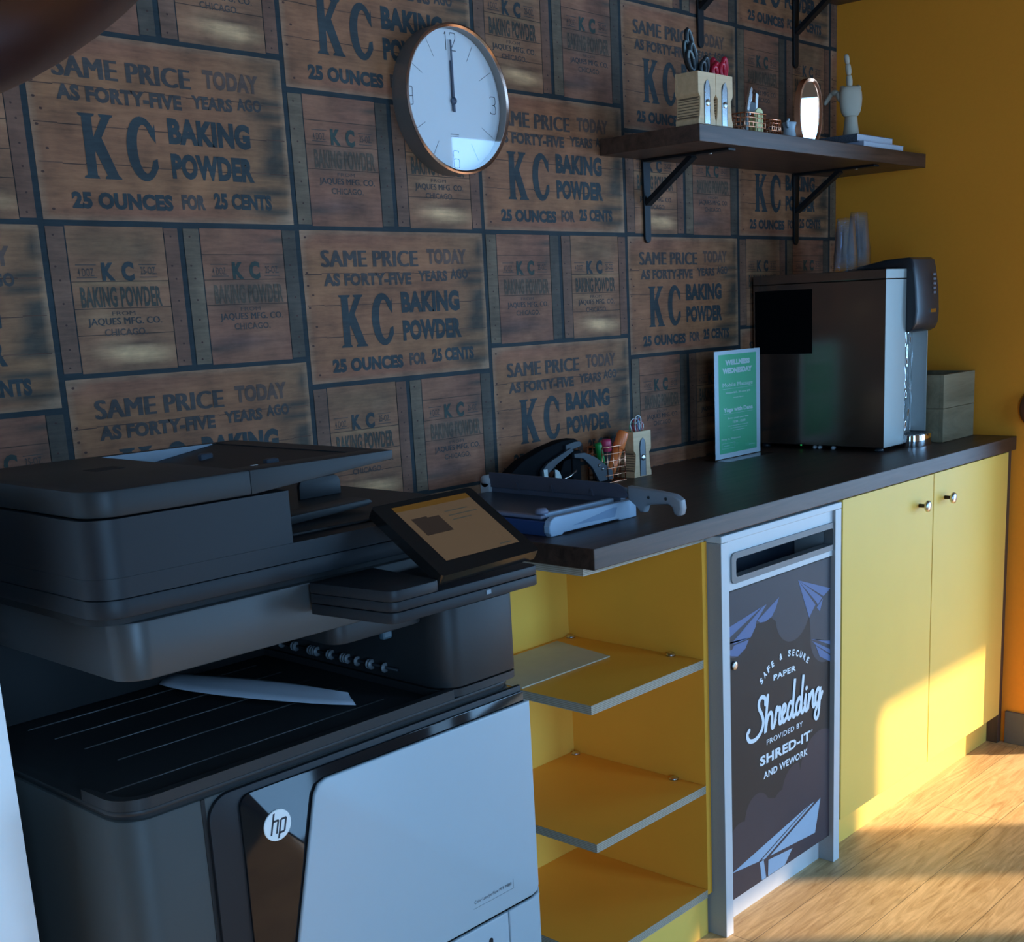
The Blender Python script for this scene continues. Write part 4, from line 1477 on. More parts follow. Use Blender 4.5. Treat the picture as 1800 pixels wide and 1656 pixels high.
mb.lathe([(0.0, 1.243), (0.011, 1.243), (0.013, 1.256), (0.013, 1.262)], 0.835, -0.405, 0, n=20)
mb.build('spout', m_chrome, wd)
mb = MB()
tray = [(0.7690, -0.376), (0.7690, -0.425)] + [(0.838 + 0.069 * math.cos(a), -0.425 - 0.034 * math.sin(a)) for a in [PI - PI * k / 16 for k in range(1, 16)]] + [(0.907, -0.425), (0.907, -0.376)]
mb.prism(list(reversed(tray)), 'z', WT, 0.966, bev=.0015)
mb.build('drip_tray', m_chrome, wd, smooth=35)
mb = MB()
for k in range(6):
    mb.box(0.80 + k * .013, 0.806 + k * .013, -0.438, -0.392, 0.9662, 0.9668)
mb.build('drip_grate', m_disp_blk, wd)
for (fx, fy) in ((0.672, -0.395), (0.672, -0.04), (0.88, -0.35), (0.88, -0.04)):
    mb = MB()
    mb.lathe([(0.0, 0), (0.013, 0), (0.013, 0.004), (0.010, 0.0121), (0, .0121)], fx, fy, WT, n=20)
    mb.build('foot', m_disp_blk, wd)
for (fy, rr) in ((-0.205, .0052), (-0.220, .0048), (-0.262, .0052)):
    mb = MB()
    mb.lathe([(0.0, 0), (rr * .8, .001), (rr, .004), (rr, .012), (rr * .6, .016), (0, .018)], 0.655, fy, WT + 0.0055, axis='x', n=14)
    part_label(mb.build('hose_fitting', plain('white_fitting', (0.55, 0.62, 0.66), rough=0.4), wd), 'small white hose fitting')
mb = MB()
mb.lathe([(0.0, 0), (.0022, 0), (.0022, .002), (0, .0026)], 0.6535, -0.165, WT + 0.0095, n=12)
part_label(mb.build('status_light', plain('green_status_light', (0.02, 0.5, 0.12), emit=(0.03, 1.0, 0.2), estr=0.8), wd), 'tiny lit green status light')

# --- stacked plastic cups
def cup_mat():
    """thin clear plastic: transparent, a fresnel gloss and a trace of milky scatter"""
    mt, t, b = nt('clear_cup_plastic')
    n = t.nodes.new('ShaderNodeTexNoise')
    n.inputs['Scale'].default_value = 30
    setin(b, 'Base Color', (0.85, 0.90, 0.95, 1))
    setin(b, 'Roughness', 0.06)
    tr = t.nodes.new('ShaderNodeBsdfTransparent')
    tr.inputs['Color'].default_value = (0.985, 0.99, 0.995, 1)
    fr = t.nodes.new('ShaderNodeFresnel')
    ge = t.nodes.new('ShaderNodeNewGeometry')
    ior = t.nodes.new('ShaderNodeMapRange')
    ior.inputs['To Min'].default_value = 1.45
    ior.inputs['To Max'].default_value = 1 / 1.45
    t.links.new(ge.outputs['Backfacing'], ior.inputs['Value'])
    t.links.new(ior.outputs['Result'], fr.inputs['IOR'])
    gl = t.nodes.new('ShaderNodeBsdfGlossy')
    gl.inputs['Roughness'].default_value = 0.04
    m1 = t.nodes.new('ShaderNodeMixShader')
    t.links.new(fr.outputs['Fac'], m1.inputs['Fac'])
    t.links.new(tr.outputs['BSDF'], m1.inputs[1])
    t.links.new(gl.outputs['BSDF'], m1.inputs[2])
    r = t.nodes.new('ShaderNodeMapRange')
    r.inputs['To Min'].default_value = 0.004
    r.inputs['To Max'].default_value = 0.016
    t.links.new(n.outputs['Fac'], r.inputs['Value'])
    mx = t.nodes.new('ShaderNodeMixShader')
    t.links.new(r.outputs['Result'], mx.inputs['Fac'])
    t.links.new(m1.outputs['Shader'], mx.inputs[1])
    t.links.new(b.outputs['BSDF'], mx.inputs[2])
    t.links.new(mx.outputs['Shader'], t.nodes['Material Output'].inputs['Surface'])
    return mt
m_cup = cup_mat()
def cup_mesh():
    mb = MB()
    pr = [(0.0335, 0.100), (0.0345, 0.1005), (0.0345, 0.0985), (0.0335, 0.098), (0.0315, 0.090), (0.0240, 0.004), (0.0225, 0.0), (0.0, 0.0), (0.0, 0.0012), (0.0220, 0.0014), (0.0232, 0.005), (0.0308, 0.092), (0.0328, 0.0985), (0.0335, 0.100)]
    mb.lathe([(r, h) for r, h in pr], n=28)
    me = bpy.data.meshes.new('plastic_cup')
    mb.bm.to_mesh(me)
    mb.bm.free()
    me.materials.append(m_cup)
    return me
# the cups stand upside down, rims below
cup_me = cup_mesh()
def cup_stack(cx, cy, n, nm):
    words = ['lowest', 'second from bottom', 'third from bottom', 'fourth from bottom', 'fifth from bottom', 'sixth from bottom', 'seventh from bottom', 'eighth from bottom', 'ninth from bottom', 'tenth from bottom', 'eleventh from bottom', 'twelfth from bottom', 'thirteenth from bottom']
    for k in range(n):
        o = bpy.data.objects.new('plastic_cup', cup_me)
        C.objects.link(o)
        o.rotation_euler = (PI, 0, 0.3 * k)
        o.location = (cx, cy, DZ1 + 0.1008 + k * 0.0052)
        w = 'topmost' if k == n - 1 else words[k]
        tag(o, 'clear plastic cup, %s of the %s upturned stack on the water dispenser' % (w, nm), 'cup', 'clear cups in the %s stack' % nm)
cup_stack(0.750, -0.247, 9, 'shorter left')
cup_stack(0.859, -0.228, 13, 'taller right')

# --- grey wooden planter box
m_greywood = wood('weathered_grey_wood', (0.15, 0.115, 0.06), (0.32, 0.25, 0.145), axis=0, scale=6, rough=0.75, stretch=8, bump=0.2)
pl = thing('wooden_box', 'weathered grey open wooden box beside the water dispenser against the ochre wall', 'box', (1.02, -0.385, WT))
PX0, PX1, PY0, PY1, PZ1 = 0.915, 1.122, -0.4655, -0.300, WT + 0.188
for nm, (a, b, c, d_) in (('front_board', (PX0, PX1, PY0, PY0 + .012)), ('back_board', (PX0, PX1, PY1 - .012, PY1)), ('side_board', (PX0, PX0 + .012, PY0 + .0122, PY1 - .0122)), ('side_board', (PX1 - .012, PX1, PY0 + .0122, PY1 - .0122))):
    mb = MB()
    mb.box(a, b, c, d_, WT, WT + .0935, bev=.001)
    mb.box(a, b, c, d_, WT + .0945, PZ1, bev=.001)
    mb.build(nm, m_greywood, pl)
mb = MB()
mb.box(PX0 + .0125, PX1 - .0125, PY0 + .0125, PY1 - .0125, WT + .002, WT + .010)
mb.build('bottom_board', m_greywood, pl)

# --- green sign in an acrylic stand
m_sign = tinted('sign_print', rough=0.25, lo=0.98, hi=1.02, spec=0.6, grain=False)
sg = thing('sign_holder', 'clear acrylic stand with a green and white Wellness Wednesday card', 'sign', (0.43, -0.1, WT))
GX0, GX1, GY, GZ0, GZ1 = 0.3245, 0.5435, -0.100, WT + 0.003, 1.2205
mb = MB()
mb.box(GX0 - .002, GX1 + .002, GY - .0012, GY - .0004, GZ0 - .001, GZ1 + .001)
mb.box(GX0 - .002, GX1 + .002, GY + .0018, GY + .0026, GZ0 - .001, GZ1 + .001)
mb.box(GX0 - .002, GX1 + .002, GY - .045, GY + .040, WT, WT + .0016)
mb.build('acrylic_stand', m_clear, sg)
mb = MB()
ST = mb.bm.loops.layers.float_color.new('tint')
def spaint(fs, c):
    for f in fs:
        for l in f.loops:
            l[ST] = (*c, 1)
mb.box(GX0, GX1, GY, GY + .001, GZ0, GZ1)
WH, GRN = (0.88, 0.93, 0.97), (0.16, 0.68, 0.36)
spaint(mb.bm.faces, WH)
gw, gh = GX1 - GX0, GZ1 - GZ0
def sf(lay):
    return lambda u, v: (GX0 + u * gw, GY - .00015 * lay, GZ1 - v * gh)
spaint([mb.flat([(.085, .955), (.915, .955), (.915, .035), (.085, .035)], sf(1))], GRN)
def stext(s_, u0, u1, vt, vb, bold=.015, col=(0.85, 0.95, 0.92)):
    f0 = sf(2)
    spaint(put_text(mb, s_, lambda a, b: f0(a, vb - b), u0, u1, 0, vb - vt, bold, 1.03), col)
def sline(u0, u1, v, h=.003):
    spaint([mb.flat([(u0, v + h), (u1, v + h), (u1, v), (u0, v)], sf(2))], (0.60, 0.80, 0.78))
stext('WELLNESS', .23, .77, .085, .135, .07)
stext('WEDNESDAY', .17, .82, .160, .212, .07)
stext('Mobile Massage', .17, .83, .298, .345, .04)
sline(.17, .83, .352)
stext('30mins $60, 20 mins $30', .23, .78, .382, .402, .02)
stext('noon-2pm', .40, .62, .432, .448, .02)
stext('Yoga with Dana', .18, .83, .530, .580, .04)
sline(.18, .83, .584)
stext('Bring your own mat', .28, .73, .622, .642, .02)
stext('12:30 - 15:00', .38, .66, .658, .678, .03)
for (a, b, v) in ((.28, .73, .700), (.33, .70, .722), (.38, .65, .744)):
    for q in range(9):       # lines too small to read
        x0 = a + (b - a) * q / 9
        sline(x0, x0 + (b - a) / 9 * .82, v, .0055)
stext('Drop in, Welcome', .13, .55, .812, .835, .02)
for (a, b, c, d_) in ((.14, .42, .858, .861), (.14, .42, .908, .911), (.14, .144, .858, .911), (.416, .42, .858, .911)):
    spaint([mb.flat([(a, d_), (b, d_), (b, c), (a, c)], sf(2))], (0.60, 0.80, 0.78))
for q in range(4):
    sline(.17 + q * .035, .17 + q * .035 + .028, .882, .006)
    sline(.74 + q * .035, .74 + q * .035 + .028, .905, .006)
mb.build('printed_card', m_sign, sg)

# --- sharpener-shaped clip holder on the worktop
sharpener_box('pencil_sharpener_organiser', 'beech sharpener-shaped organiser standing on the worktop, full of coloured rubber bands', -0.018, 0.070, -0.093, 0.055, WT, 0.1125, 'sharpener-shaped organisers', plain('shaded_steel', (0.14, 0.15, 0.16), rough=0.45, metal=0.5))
bandm = [plain('rubber_band_%s' % n_, c, rough=0.4) for n_, c in (('red', (0.50, 0.04, 0.06)), ('green', (0.08, 0.25, 0.12)), ('white', (0.65, 0.65, 0.62)), ('blue', (0.12, 0.22, 0.38)), ('pink', (0.55, 0.16, 0.22)))]
bnames = ['red', 'green', 'white', 'blue', 'pink']
for i, (a, b, hh, rot, ci) in enumerate(((0.008, -.066, .030, .3, 1), (0.016, -.070, .036, -.2, 2), (0.024, -.064, .034, .6, 0), (0.030, -.072, .040, .1, 2), (0.036, -.066, .034, -.5, 0), (0.041, -.070, .038, .5, 3), (0.045, -.066, .030, -.1, 2), (0.020, -.074, .026, .9, 4))):
    mb = MB()
    pts = []
    zb = WT + .088
    for k in range(22):
        th = 2 * PI * k / 22
        rx, rz = .013 + .002 * math.sin(3 * th + i), hh * .8
        pts.append((0.026 + (a - .026) * .75 + rx * math.cos(th) * math.cos(rot) + .004 * math.sin(2 * th), b + rx * math.cos(th) * math.sin(rot), zb + rz + rz * math.sin(th) * .9))
    mb.tube(pts, 0.0013, n=6, closed=True)
    tag(mb.build('rubber_band', bandm[ci]), '%s rubber band looped up out of the worktop sharpener organiser' % bnames[ci], 'rubber band', 'rubber bands in the worktop organiser')

# --- wire basket with highlighters
BKX, BKY = -0.086, -0.062
wire_cup('wire_basket', 'copper wire basket of highlighters on the worktop behind the trimmer', BKX, BKY, WT, 0.088, 0.060, 0.088, rows=5, cols=4)
def marker(label, col, p0, p1, r, capf=0.42, nm='marker'):
    mm = plain('%s_marker' % nm, col, rough=0.35)
    t = thing('highlighter_pen', label, 'highlighter', p0, 'highlighters in the wire basket')
    p0, p1 = Vector(p0), Vector(p1)
    d = p1 - p0
    q = p0 + d * (1 - capf)
    mb = MB()
    mb.tube([p0, p0 + d * .02, q], r * .9, n=14, taper=[r * .75, r * .9, r * .9])
    mb.build('barrel', plain('marker_barrel', (0.05, 0.055, 0.06), rough=0.4) if nm in ('pink', 'green_dark') else mm, t)
    mb = MB()
    mb.tube([q + d * .002, q + d * .03, p1 - d * .04, p1], r, n=14, taper=[r, r * 1.08, r * 1.0, r * .82])
    mb.build('cap', mm, t)
marker('bright orange highlighter leaning up out of the copper wire basket', (1.0, 0.22, 0.05), (BKX - .006, BKY - .006, WT + .006), (BKX + .040, BKY - .024, WT + .118), .0140, .36, 'orange')
marker('pink highlighter cap in the copper wire basket, left of the orange one', (0.62, 0.045, 0.12), (BKX + .006, BKY + .002, WT + .006), (BKX - .002, BKY - .002, WT + .102), .0120, .30, 'pink')
marker('green highlighter leaning left in the copper wire basket', (0.01, 0.26, 0.05), (BKX - .020, BKY - .010, WT + .006), (BKX - .048, BKY - .014, WT + .098), .0085, .5, 'green')
marker('yellow-green highlighter leaning right in the copper wire basket', (0.42, 0.52, 0.03), (BKX + .006, BKY - .016, WT + .030), (BKX + .034, BKY - .018, WT + .086), .0065, .5, 'lime')
marker('dark green pen in the copper wire basket beside the green highlighter', (0.02, 0.09, 0.04), (BKX - .010, BKY + .012, WT + .006), (BKX - .030, BKY + .010, WT + .094), .006, .4, 'green_dark')

# --- black long-arm stapler behind the trimmer
m_stb = plain('stapler_black', (0.006, 0.0065, 0.008), rough=0.7, spec=0.04)
m_stg = plain('stapler_grey_metal', (0.040, 0.048, 0.058), rough=0.5, spec=0.3)
st = thing('heavy_stapler', 'large black heavy-duty stapler behind the paper trimmer, its handle raised', 'stapler', (-0.27, -0.07, WT))
sy = -0.085
mb = MB()
handle = [(-0.452, WT + .060), (-0.400, WT + .088), (-0.330, WT + .108), (-0.265, WT + .119), (-0.222, WT + .119), (-0.207, WT + .112), (-0.212, WT + .103), (-0.240, WT + .098), (-0.300, WT + .074), (-0.350, WT + .040), (-0.380, WT + .030), (-0.440, WT + .046)]
mb.prism(handle, 'y', sy + .004, sy + .036, bev=.004, seg=2)
mb.build('handle', m_stb, st, smooth=40)
mb = MB()
mb.prism([(-0.262, WT + .1085), (-0.232, WT + .1125), (-0.214, WT + .1125), (-0.206, WT + .108), (-0.209, WT + .100), (-0.235, WT + .096), (-0.262, WT + .091)], 'y', sy - .002, sy + .0035, bev=.001)
mb.mi = 0
part_label(mb.build('handle_tip', m_stg, st), 'grey rounded tip of the handle')
mb = MB()
mb.prism([(-0.352, WT + .060), (-0.330, WT + .075), (-0.250, WT + .100), (-0.238, WT + .093), (-0.300, WT + .068), (-0.335, WT + .048), (-0.340, WT + .020), (-0.352, WT + .020)], 'y', sy - .006, sy + .002, bev=.001)
mb.prism([(-0.238, WT + .085), (-0.200, WT + .084), (-0.160, WT + .068), (-0.100, WT + .030), (-0.098, WT + .008), (-0.150, WT + .008), (-0.175, WT + .045), (-0.205, WT + .070), (-0.238, WT + .076)], 'y', sy - .006, sy + .002, bev=.001)
fr_ = mb.build('frame', m_stg, st)
for (a, b) in ((-0.150, .048), (-0.138, .038)):
    mb = MB()
    mb.lathe([(.0035, 0), (.0033, -.002), (0, -.003)], a, sy - .006, WT + b, axis='y', n=12)
    part_label(mb.build('rivet', m_nickel, fr_), 'bright rivet')
mb = MB()
mb.box(-0.350, -0.105, sy - .008, sy + .040, WT, WT + .0075, bev=.002)
mb.build('base', m_stb, st)
mb = MB()
mb.box(-0.236, -0.205, sy + .003, sy + .030, WT + .0078, WT + .090, bev=.003)
mb.prism([(-0.290, WT + .020), (-0.236, WT + .030), (-0.236, WT + .075), (-0.262, WT + .070)], 'y', sy + .006, sy + .028, bev=.002)
mb.build('head', m_stb, st)
mb = MB()
mb.prism([(-0.312, WT + .030), (-0.312, WT + .058)] + [(-0.312 + .022 * math.sin(a), WT + .030 + .028 * math.cos(a)) for a in (.4, .8, 1.2, 1.5)], 'y', sy - .010, sy - .0065)
mb.build('guide_plate', m_ss, st)
mb = MB()
mb.prism([(-0.346, WT + .020), (-0.334, WT + .020), (-0.337, WT + .062), (-0.350, WT + .062)], 'y', sy - .009, sy - .0064)
mb.build('guide_plate', m_ss, st)
mb = MB()
mb.tube([(-0.300, sy - .012, WT + .030), (-0.262, sy - .010, WT + .036), (-0.236, sy - .008, WT + .046)], .0025, n=8)
mb.build('spring_rod', m_nickel, st)

# --- guillotine paper trimmer
m_tr_grey = plain('trimmer_grey_plastic', (0.34, 0.44, 0.56), rough=0.4, var=0.02)
m_tr_blue = plain('trimmer_navy', (0.025, 0.055, 0.15), rough=0.4)
m_tr_bed = plain('trimmer_bed', (0.035, 0.050, 0.075), rough=0.3)
m_tr_arm = plain('trimmer_arm_grey', (0.25, 0.26, 0.28), rough=0.4)
m_guard = plain('smoked_guard', (0.085, 0.085, 0.11), rough=0.15)
TX0, TX1, TY0, TY1 = -0.725, -0.462, -0.446, -0.055
tr = thing('paper_trimmer', 'blue-grey guillotine paper trimmer on the near end of the worktop', 'paper trimmer', ((TX0 + TX1) / 2, (TY0 + TY1) / 2, WT))
mb = MB()
mb.box(TX0 + .004, TX1 - .002, TY0 + .016, TY1, WT, WT + .0285, bev=.002)
mb.build('base', m_tr_blue, tr)
mb = MB()
mb.box(TX0 + .012, TX1 - .030, TY0 + .022, TY1 - .004, WT + .0287, WT + .0305)
mb.build('bed', m_tr_bed, tr)
mb = MB()
fe = [(TX0 + .006, WT), (TX0 + .036, WT), (TX0 + .040, WT + .0035), (TX1 - .060, WT + .0035), (TX1 - .054, WT), (TX1, WT), (TX1, WT + .034), (TX1 - .006, WT + .0365), (TX0 + .016, WT + .0365), (TX0 + .004, WT + .030), (TX0, WT + .020), (TX0, WT + .008)]
mb.prism(fe, 'y', TY0, TY0 + .0155, bev=.0022, seg=2)
fe_o = mb.build('front_end', m_tr_grey, tr)
mb = MB()
mb.prism([(TX0 + .065, WT + .013), (TX1 - .070, WT + .010), (TX1 - .062, WT + .028), (TX1 - .075, WT + .029)], 'y', TY0 - .0004, TY0 + .0005)
part_label(mb.build('recess', plain('trimmer_grey_recess', (0.20, 0.29, 0.42), rough=0.5), fe_o), 'shallow grip recess in the end piece')
mb = MB()
mb.box(TX0 + .020, TX1 - .034, TY0 + .030, TY0 + .043, WT + .0308, WT + .040, bev=.002)
mb.build('paper_guide', m_tr_grey, tr)
mb = MB()
mb.box(TX0 + .006, TX0 + .022, TY0 + .026, TY1 - .01, WT + .0308, WT + .038, bev=.003)
mb.lathe([(0.0, 0), (.013, 0), (.0125, .006), (.009, .010), (0, .011)], TX0 + .019, TY0 + .036, WT + .0402, n=20)
mb.build('side_rail', plain('trimmer_mauve_grey', (0.20, 0.20, 0.27), rough=0.4), tr)
mb = MB()
mb.box(TX1 - .028, TX1 - .012, TY0 + .018, TY1 - .002, WT + .0287, WT + .0405, bev=.001)
mb.build('cutting_edge', plain('cutting_edge_grey', (0.10, 0.11, 0.15), rough=0.3), tr)
mb = MB()
gp = [(TY1 - .006, WT + .0407), (TY0 + .006, WT + .0407), (TY0 - .004, WT + .046), (TY0 + .006, WT + .062), (TY0 + .024, WT + .0695), (TY1 - .020, WT + .0735), (TY1 - .006, WT + .0735)]
mb.prism(gp, 'x', TX1 - .031, TX1 - .027, bev=.0008)
gd = mb.build('finger_guard', m_guard, tr)
for yy in (TY0 + .09, TY0 + .20, TY0 + .30):
    mb = MB()
    mb.prism([(yy - .006, WT + .041), (yy + .006, WT + .041), (yy, WT + .056)], 'x', TX1 - .035, TX1 - .0312)
    mb.build('guard_rib', m_guard, gd)
mb = MB()
mb.lathe([(0.0, -.016), (.013, -.016), (.0135, -.012), (.0135, .012), (.013, .016), (0, .016)], TX1 - .020, TY1 + .004, WT + .053, axis='x', n=24)
mb.box(TX1 - .036, TX1 - .004, TY1 - .010, TY1 + .018, WT, WT + .050, bev=.002)
mb.build('pivot_block', plain('pivot_grey', (0.48, 0.50, 0.52), rough=0.4), tr)
# arm and handle
mb = MB()
mb.box(TX1 - .0262, TX1 - .0215, TY0 - .010, TY1 - .012, WT + .0408, WT + .062, bev=.001)
mb.build('blade_arm', m_tr_arm, tr)
mb = MB()
hy = TY0
hpf = [(hy - .004, WT + .0660), (hy - .030, WT + .0640), (hy - .085, WT + .0600), (hy - .118, WT + .056), (hy - .134, WT + .046), (hy - .137, WT + .030), (hy - .133, WT + .017), (hy - .126, WT + .014), (hy - .117, WT + .018), (hy - .112, WT + .031), (hy - .103, WT + .036), (hy - .080, WT + .034), (hy - .056, WT + .0325), (hy - .048, WT + .028), (hy - .044, WT + .016), (hy - .034, WT + .015), (hy - .028, WT + .024), (hy - .004, WT + .040)]
mb.prism(hpf, 'x', TX1 - .034, TX1 - .014, bev=.005, seg=3)
hd = mb.build('handle', m_tr_arm, tr, smooth=45)
for dy, dz in ((.058, .047), (.100, .047)):
    mb = MB()
    mb.lathe([(.0032, 0), (.0032, -.0012), (0, -.0014)], TX1 - .0338, hy - dy, WT + dz, axis='x', n=12)
    part_label(mb.build('rivet', m_blackp, hd), 'dark rivet')

# ================================================================ PRINTER
m_pblk = plain('printer_charcoal', (0.0125, 0.015, 0.0185), rough=0.5, var=0.03, spec=0.35)
m_pblk2 = plain('printer_dark_grey', (0.022, 0.023, 0.024), rough=0.48, var=0.03, spec=0.35)
m_pgls = plain('printer_gloss_black', (0.008, 0.009, 0.011), rough=0.06, spec=0.35)
m_pwht = plain('printer_pale_panel', (0.41, 0.49, 0.54), rough=0.35, var=0.01)
m_pgrey = plain('printer_grey_side', (0.060, 0.063, 0.060), rough=0.5, var=0.02, spec=0.3)
m_void = plain('printer_void', (0.004, 0.005, 0.006), rough=0.7)
QX0, QX1, QY0, QY1 = -1.706, -0.990, -0.600, -0.075
pr = thing('office_printer', 'large black multifunction office printer with a pale blue-white front door, left foreground', 'printer', (-1.35, -0.34, 0))
R4 = rrect(QX0, QX1, QY0, QY1, 0.045, n=8)
mb = MB()
mb.prism(R4, 'z', 0.02, 0.7435, bev=.004)
mb.build('engine_body', m_pgrey, pr, smooth=40)
mb = MB()
mb.prism(rrect(QX0 + .004, QX1 - .004, QY0 + .004, QY1 - .004, 0.043, n=8), 'z', 0.7436, 0.7496)
mb.build('seam', m_void, pr, smooth=40)
# output tray with a raised lip along the front, ribs and a sunken bed
mb = MB()
mb.prism(R4, 'z', 0.7497, 0.7565, bev=.002)
lip_o = [(QX0, QY0 + .10), (QX0, QY0 + .045)] + [(QX0 + .045 - .045 * math.cos(a), QY0 + .045 - .045 * math.sin(a)) for a in [PI / 2 * k / 8 for k in range(1, 9)]] + [(-1.135, QY0)]
lip_i = [(-1.135, QY0 + .014), (QX0 + .045, QY0 + .014)] + [(QX0 + .045 - .031 * math.sin(a), QY0 + .045 - .031 * math.cos(a)) for a in [PI / 2 * k / 8 for k in range(1, 9)]] + [(QX0 + .006, QY0 + .10)]
mb.prism(lip_o + lip_i, 'z', 0.7566, 0.7715)
mb.build('output_tray', m_pblk2, pr, smooth=40)
mb = MB()
for y_, xa, xb in ((-0.160, -1.615, -1.20), (-0.235, -1.61, -1.20), (-0.315, -1.605, -1.20), (-0.40, -1.60, -1.20), (-0.505, -1.675, -1.20)):
    mb.tube([(xa, y_, 0.7566), (xb, y_, 0.7566)], .0014, n=6)
part_label(mb.build('tray_ribs', plain('rib_highlight', (0.07, 0.07, 0.07), rough=0.3), pr), 'thin raised ribs across the tray')
mb = MB()
mb.prism([(-1.5965, 0.04), (-1.5905, 0.04), (-1.5905, 0.7425), (-1.5965, 0.7425)], 'y', QY0 - .0008, QY0 + .004)
mb.build('door_gap', m_void, pr)
mb = MB()
mb.prism(rrect(-1.590, QX1, 0.04, 0.7425, .034, n=8, corners=(0, 0, 0, 1)), 'y', QY0 - .006, QY0 + .003, bev=.002)
mb.build('door_bezel', m_pblk, pr, smooth=40)
mb = MB()
mb.prism(rrect(-1.545, QX1 + .001, 0.045, 0.7330, .018, n=8, corners=(0, 0, 0, 1)), 'y', QY0 - .0105, QY0 - .0061, bev=.0012)
mb.build('gloss_door', m_pgls, pr, smooth=40)
# pale door, slanted left edge, wrapping the right corner
def door_outline(z0, z1, xr, r1=0.0, r2=0.0):
    xl = lambda z: -1.4245 - (0.716 - z) * 0.240
    return xl
xl = lambda z: -1.4245 - (0.716 - z) * 0.240
def pale(name, poly, parent, label=None):
    mb = MB()
    mb.prism(poly, 'y', QY0 - .0185, QY0 - .0107, bev=.003, seg=3)
    o = mb.build(name, m_pwht, parent, smooth=40)
    if label:
        part_label(o, label)
    return o
zt = 0.7165
ul = [(xl(zt - .018), zt - .018), (xl(zt) + .004, zt - .005), (xl(zt) + .018, zt)]
pd = pale('front_door', [(xl(.3695), .3695), (QX1 - .010, .3695), (QX1 + .004, .374), (QX1 + .007, .385), (QX1 + .007, zt)] + list(reversed(ul)), pr, 'pale blue-white front door')
pale('tray_door', [(xl(.06), .06), (-1.0615, .06), (-1.0615, .3645), (xl(.3645), .3645)], pr, 'pale lower tray door')
pale('corner_panel', [(-1.0585, .06), (QX1 + .007, .06), (QX1 + .007, .380), (QX1 + .004, .3695), (QX1 - .010, .3645), (-1.0585, .3645)], pr, 'pale lower right panel')
mb = MB()
mb.prism(rrect(-1.1105, -1.1015, .270, .3355, .0043, n=5), 'y', QY0 - .0192, QY0 - .0186)
part_label(mb.build('level_gauge', m_pblk, pr), 'small dark vertical slot')
# the door turns round the corner
mb = MB()
mb.box(QX1 + .0005, QX1 + .007, QY0 - .0106, QY0 + .055, .386, zt, bev=.0025)
mb.build('door_return', m_pwht, pr, smooth=40)
# model lettering
mb = MB()
put_text(mb, 'Color LaserJet Flow MFP M880', lambda u, v: (u, QY0 - .0188, v), -1.138, -1.051, 0.4075, 0.4150, 0.0, 1.0)
for (a, b, c, d_) in ((-1.141, -1.046, .4015, .4020), (-1.0465, -1.046, .4020, .4180)):
    mb.flat([(a, c), (b, c), (b, d_), (a, d_)], lambda u, v: (u, QY0 - .0187, v))
mb.build('model_lettering', m_ink, pd)
# round badge
mb = MB()
LX, LZ, LR = -1.4905, 0.6735, 0.0225
ly = QY0 - .0108
mb.lathe([(LR, 0.0), (LR, -.0012), (LR - .0008, -.0018), (0, -.0018)], LX, ly, LZ, axis='y', n=40)
bd = mb.build('badge', plain('badge_white', (0.80, 0.83, 0.82), rough=0.35), pr, smooth=30)
mb = MB()
lf = lambda u, v: (LX + u + .25 * v, ly - .0020, LZ + v)
W2 = .0030
for st_ in ([(-.0095, .0185), (-.0095, -.0115)], [(-.0095, .0070), (-.0010, .0070), (-.0005, .0065), (-.0005, -.0115)], [(.0040, .0070), (.0040, -.0190)], [(.0040, .0070), (.0120, .0070), (.0125, .0065), (.0125, -.0105), (.0120, -.0115), (.0040, -.0115)]):
    ribbon(mb, st_, W2, lf, cap=False)
part_label(mb.build('badge_letters', m_ink, bd), 'slanted letters hp')

# column at the right of the output bay
mb = MB()
cx0 = -1.150
cpoly = [(cx0, QY1), (cx0, QY0 + .045)] + [(cx0 + .040 - .040 * math.cos(a), QY0 + .045 - .045 * math.sin(a)) for a in [PI / 2 * k / 8 for k in range(1, 9)]] + [(QX1 - .012, QY0), (QX1 - .003, QY0 + .004), (QX1, QY0 + .014), (QX1, QY1)]
mb.prism(cpoly, 'z', 0.7570, 0.7695)
mb.prism(cpoly, 'z', 0.7720, 0.9010, bev=.0015)
mb.prism(cpoly, 'z', 0.9035, 0.9990)
mb.build('side_column', m_pblk2, pr, smooth=40)
mb = MB()
mb.box(QX0 + .03, cx0 - .0002, QY1 - .04, QY1, 0.7570, 0.9160)
mb.build('bay_back', m_void, pr)
# exit rollers on the column's inner face
m_roll = plain('roller_grey', (0.16, 0.17, 0.18), rough=0.4)
for y_, n__ in ((-0.18, 1), (-0.215, 2), (-0.262, 4), (-0.315, 2), (-0.352, 3), (-0.39, 1), (-0.42, 2), (-0.46, 1)):
    for k in range(n__):
        mb = MB()
        mb.lathe([(0, 0), (.0085, 0), (.0085, .0025), (0, .0025)], cx0 - .004, y_ - .0065 * k, 0.790, axis='y', n=10)
        mb.build('exit_roller', m_roll, pr)
mb = MB()
mb.tube([(cx0 - .003, QY1 - .05, .790), (cx0 - .003, -.49, .790)], .003, n=8)
mb.build('roller_shaft', m_pblk, pr)
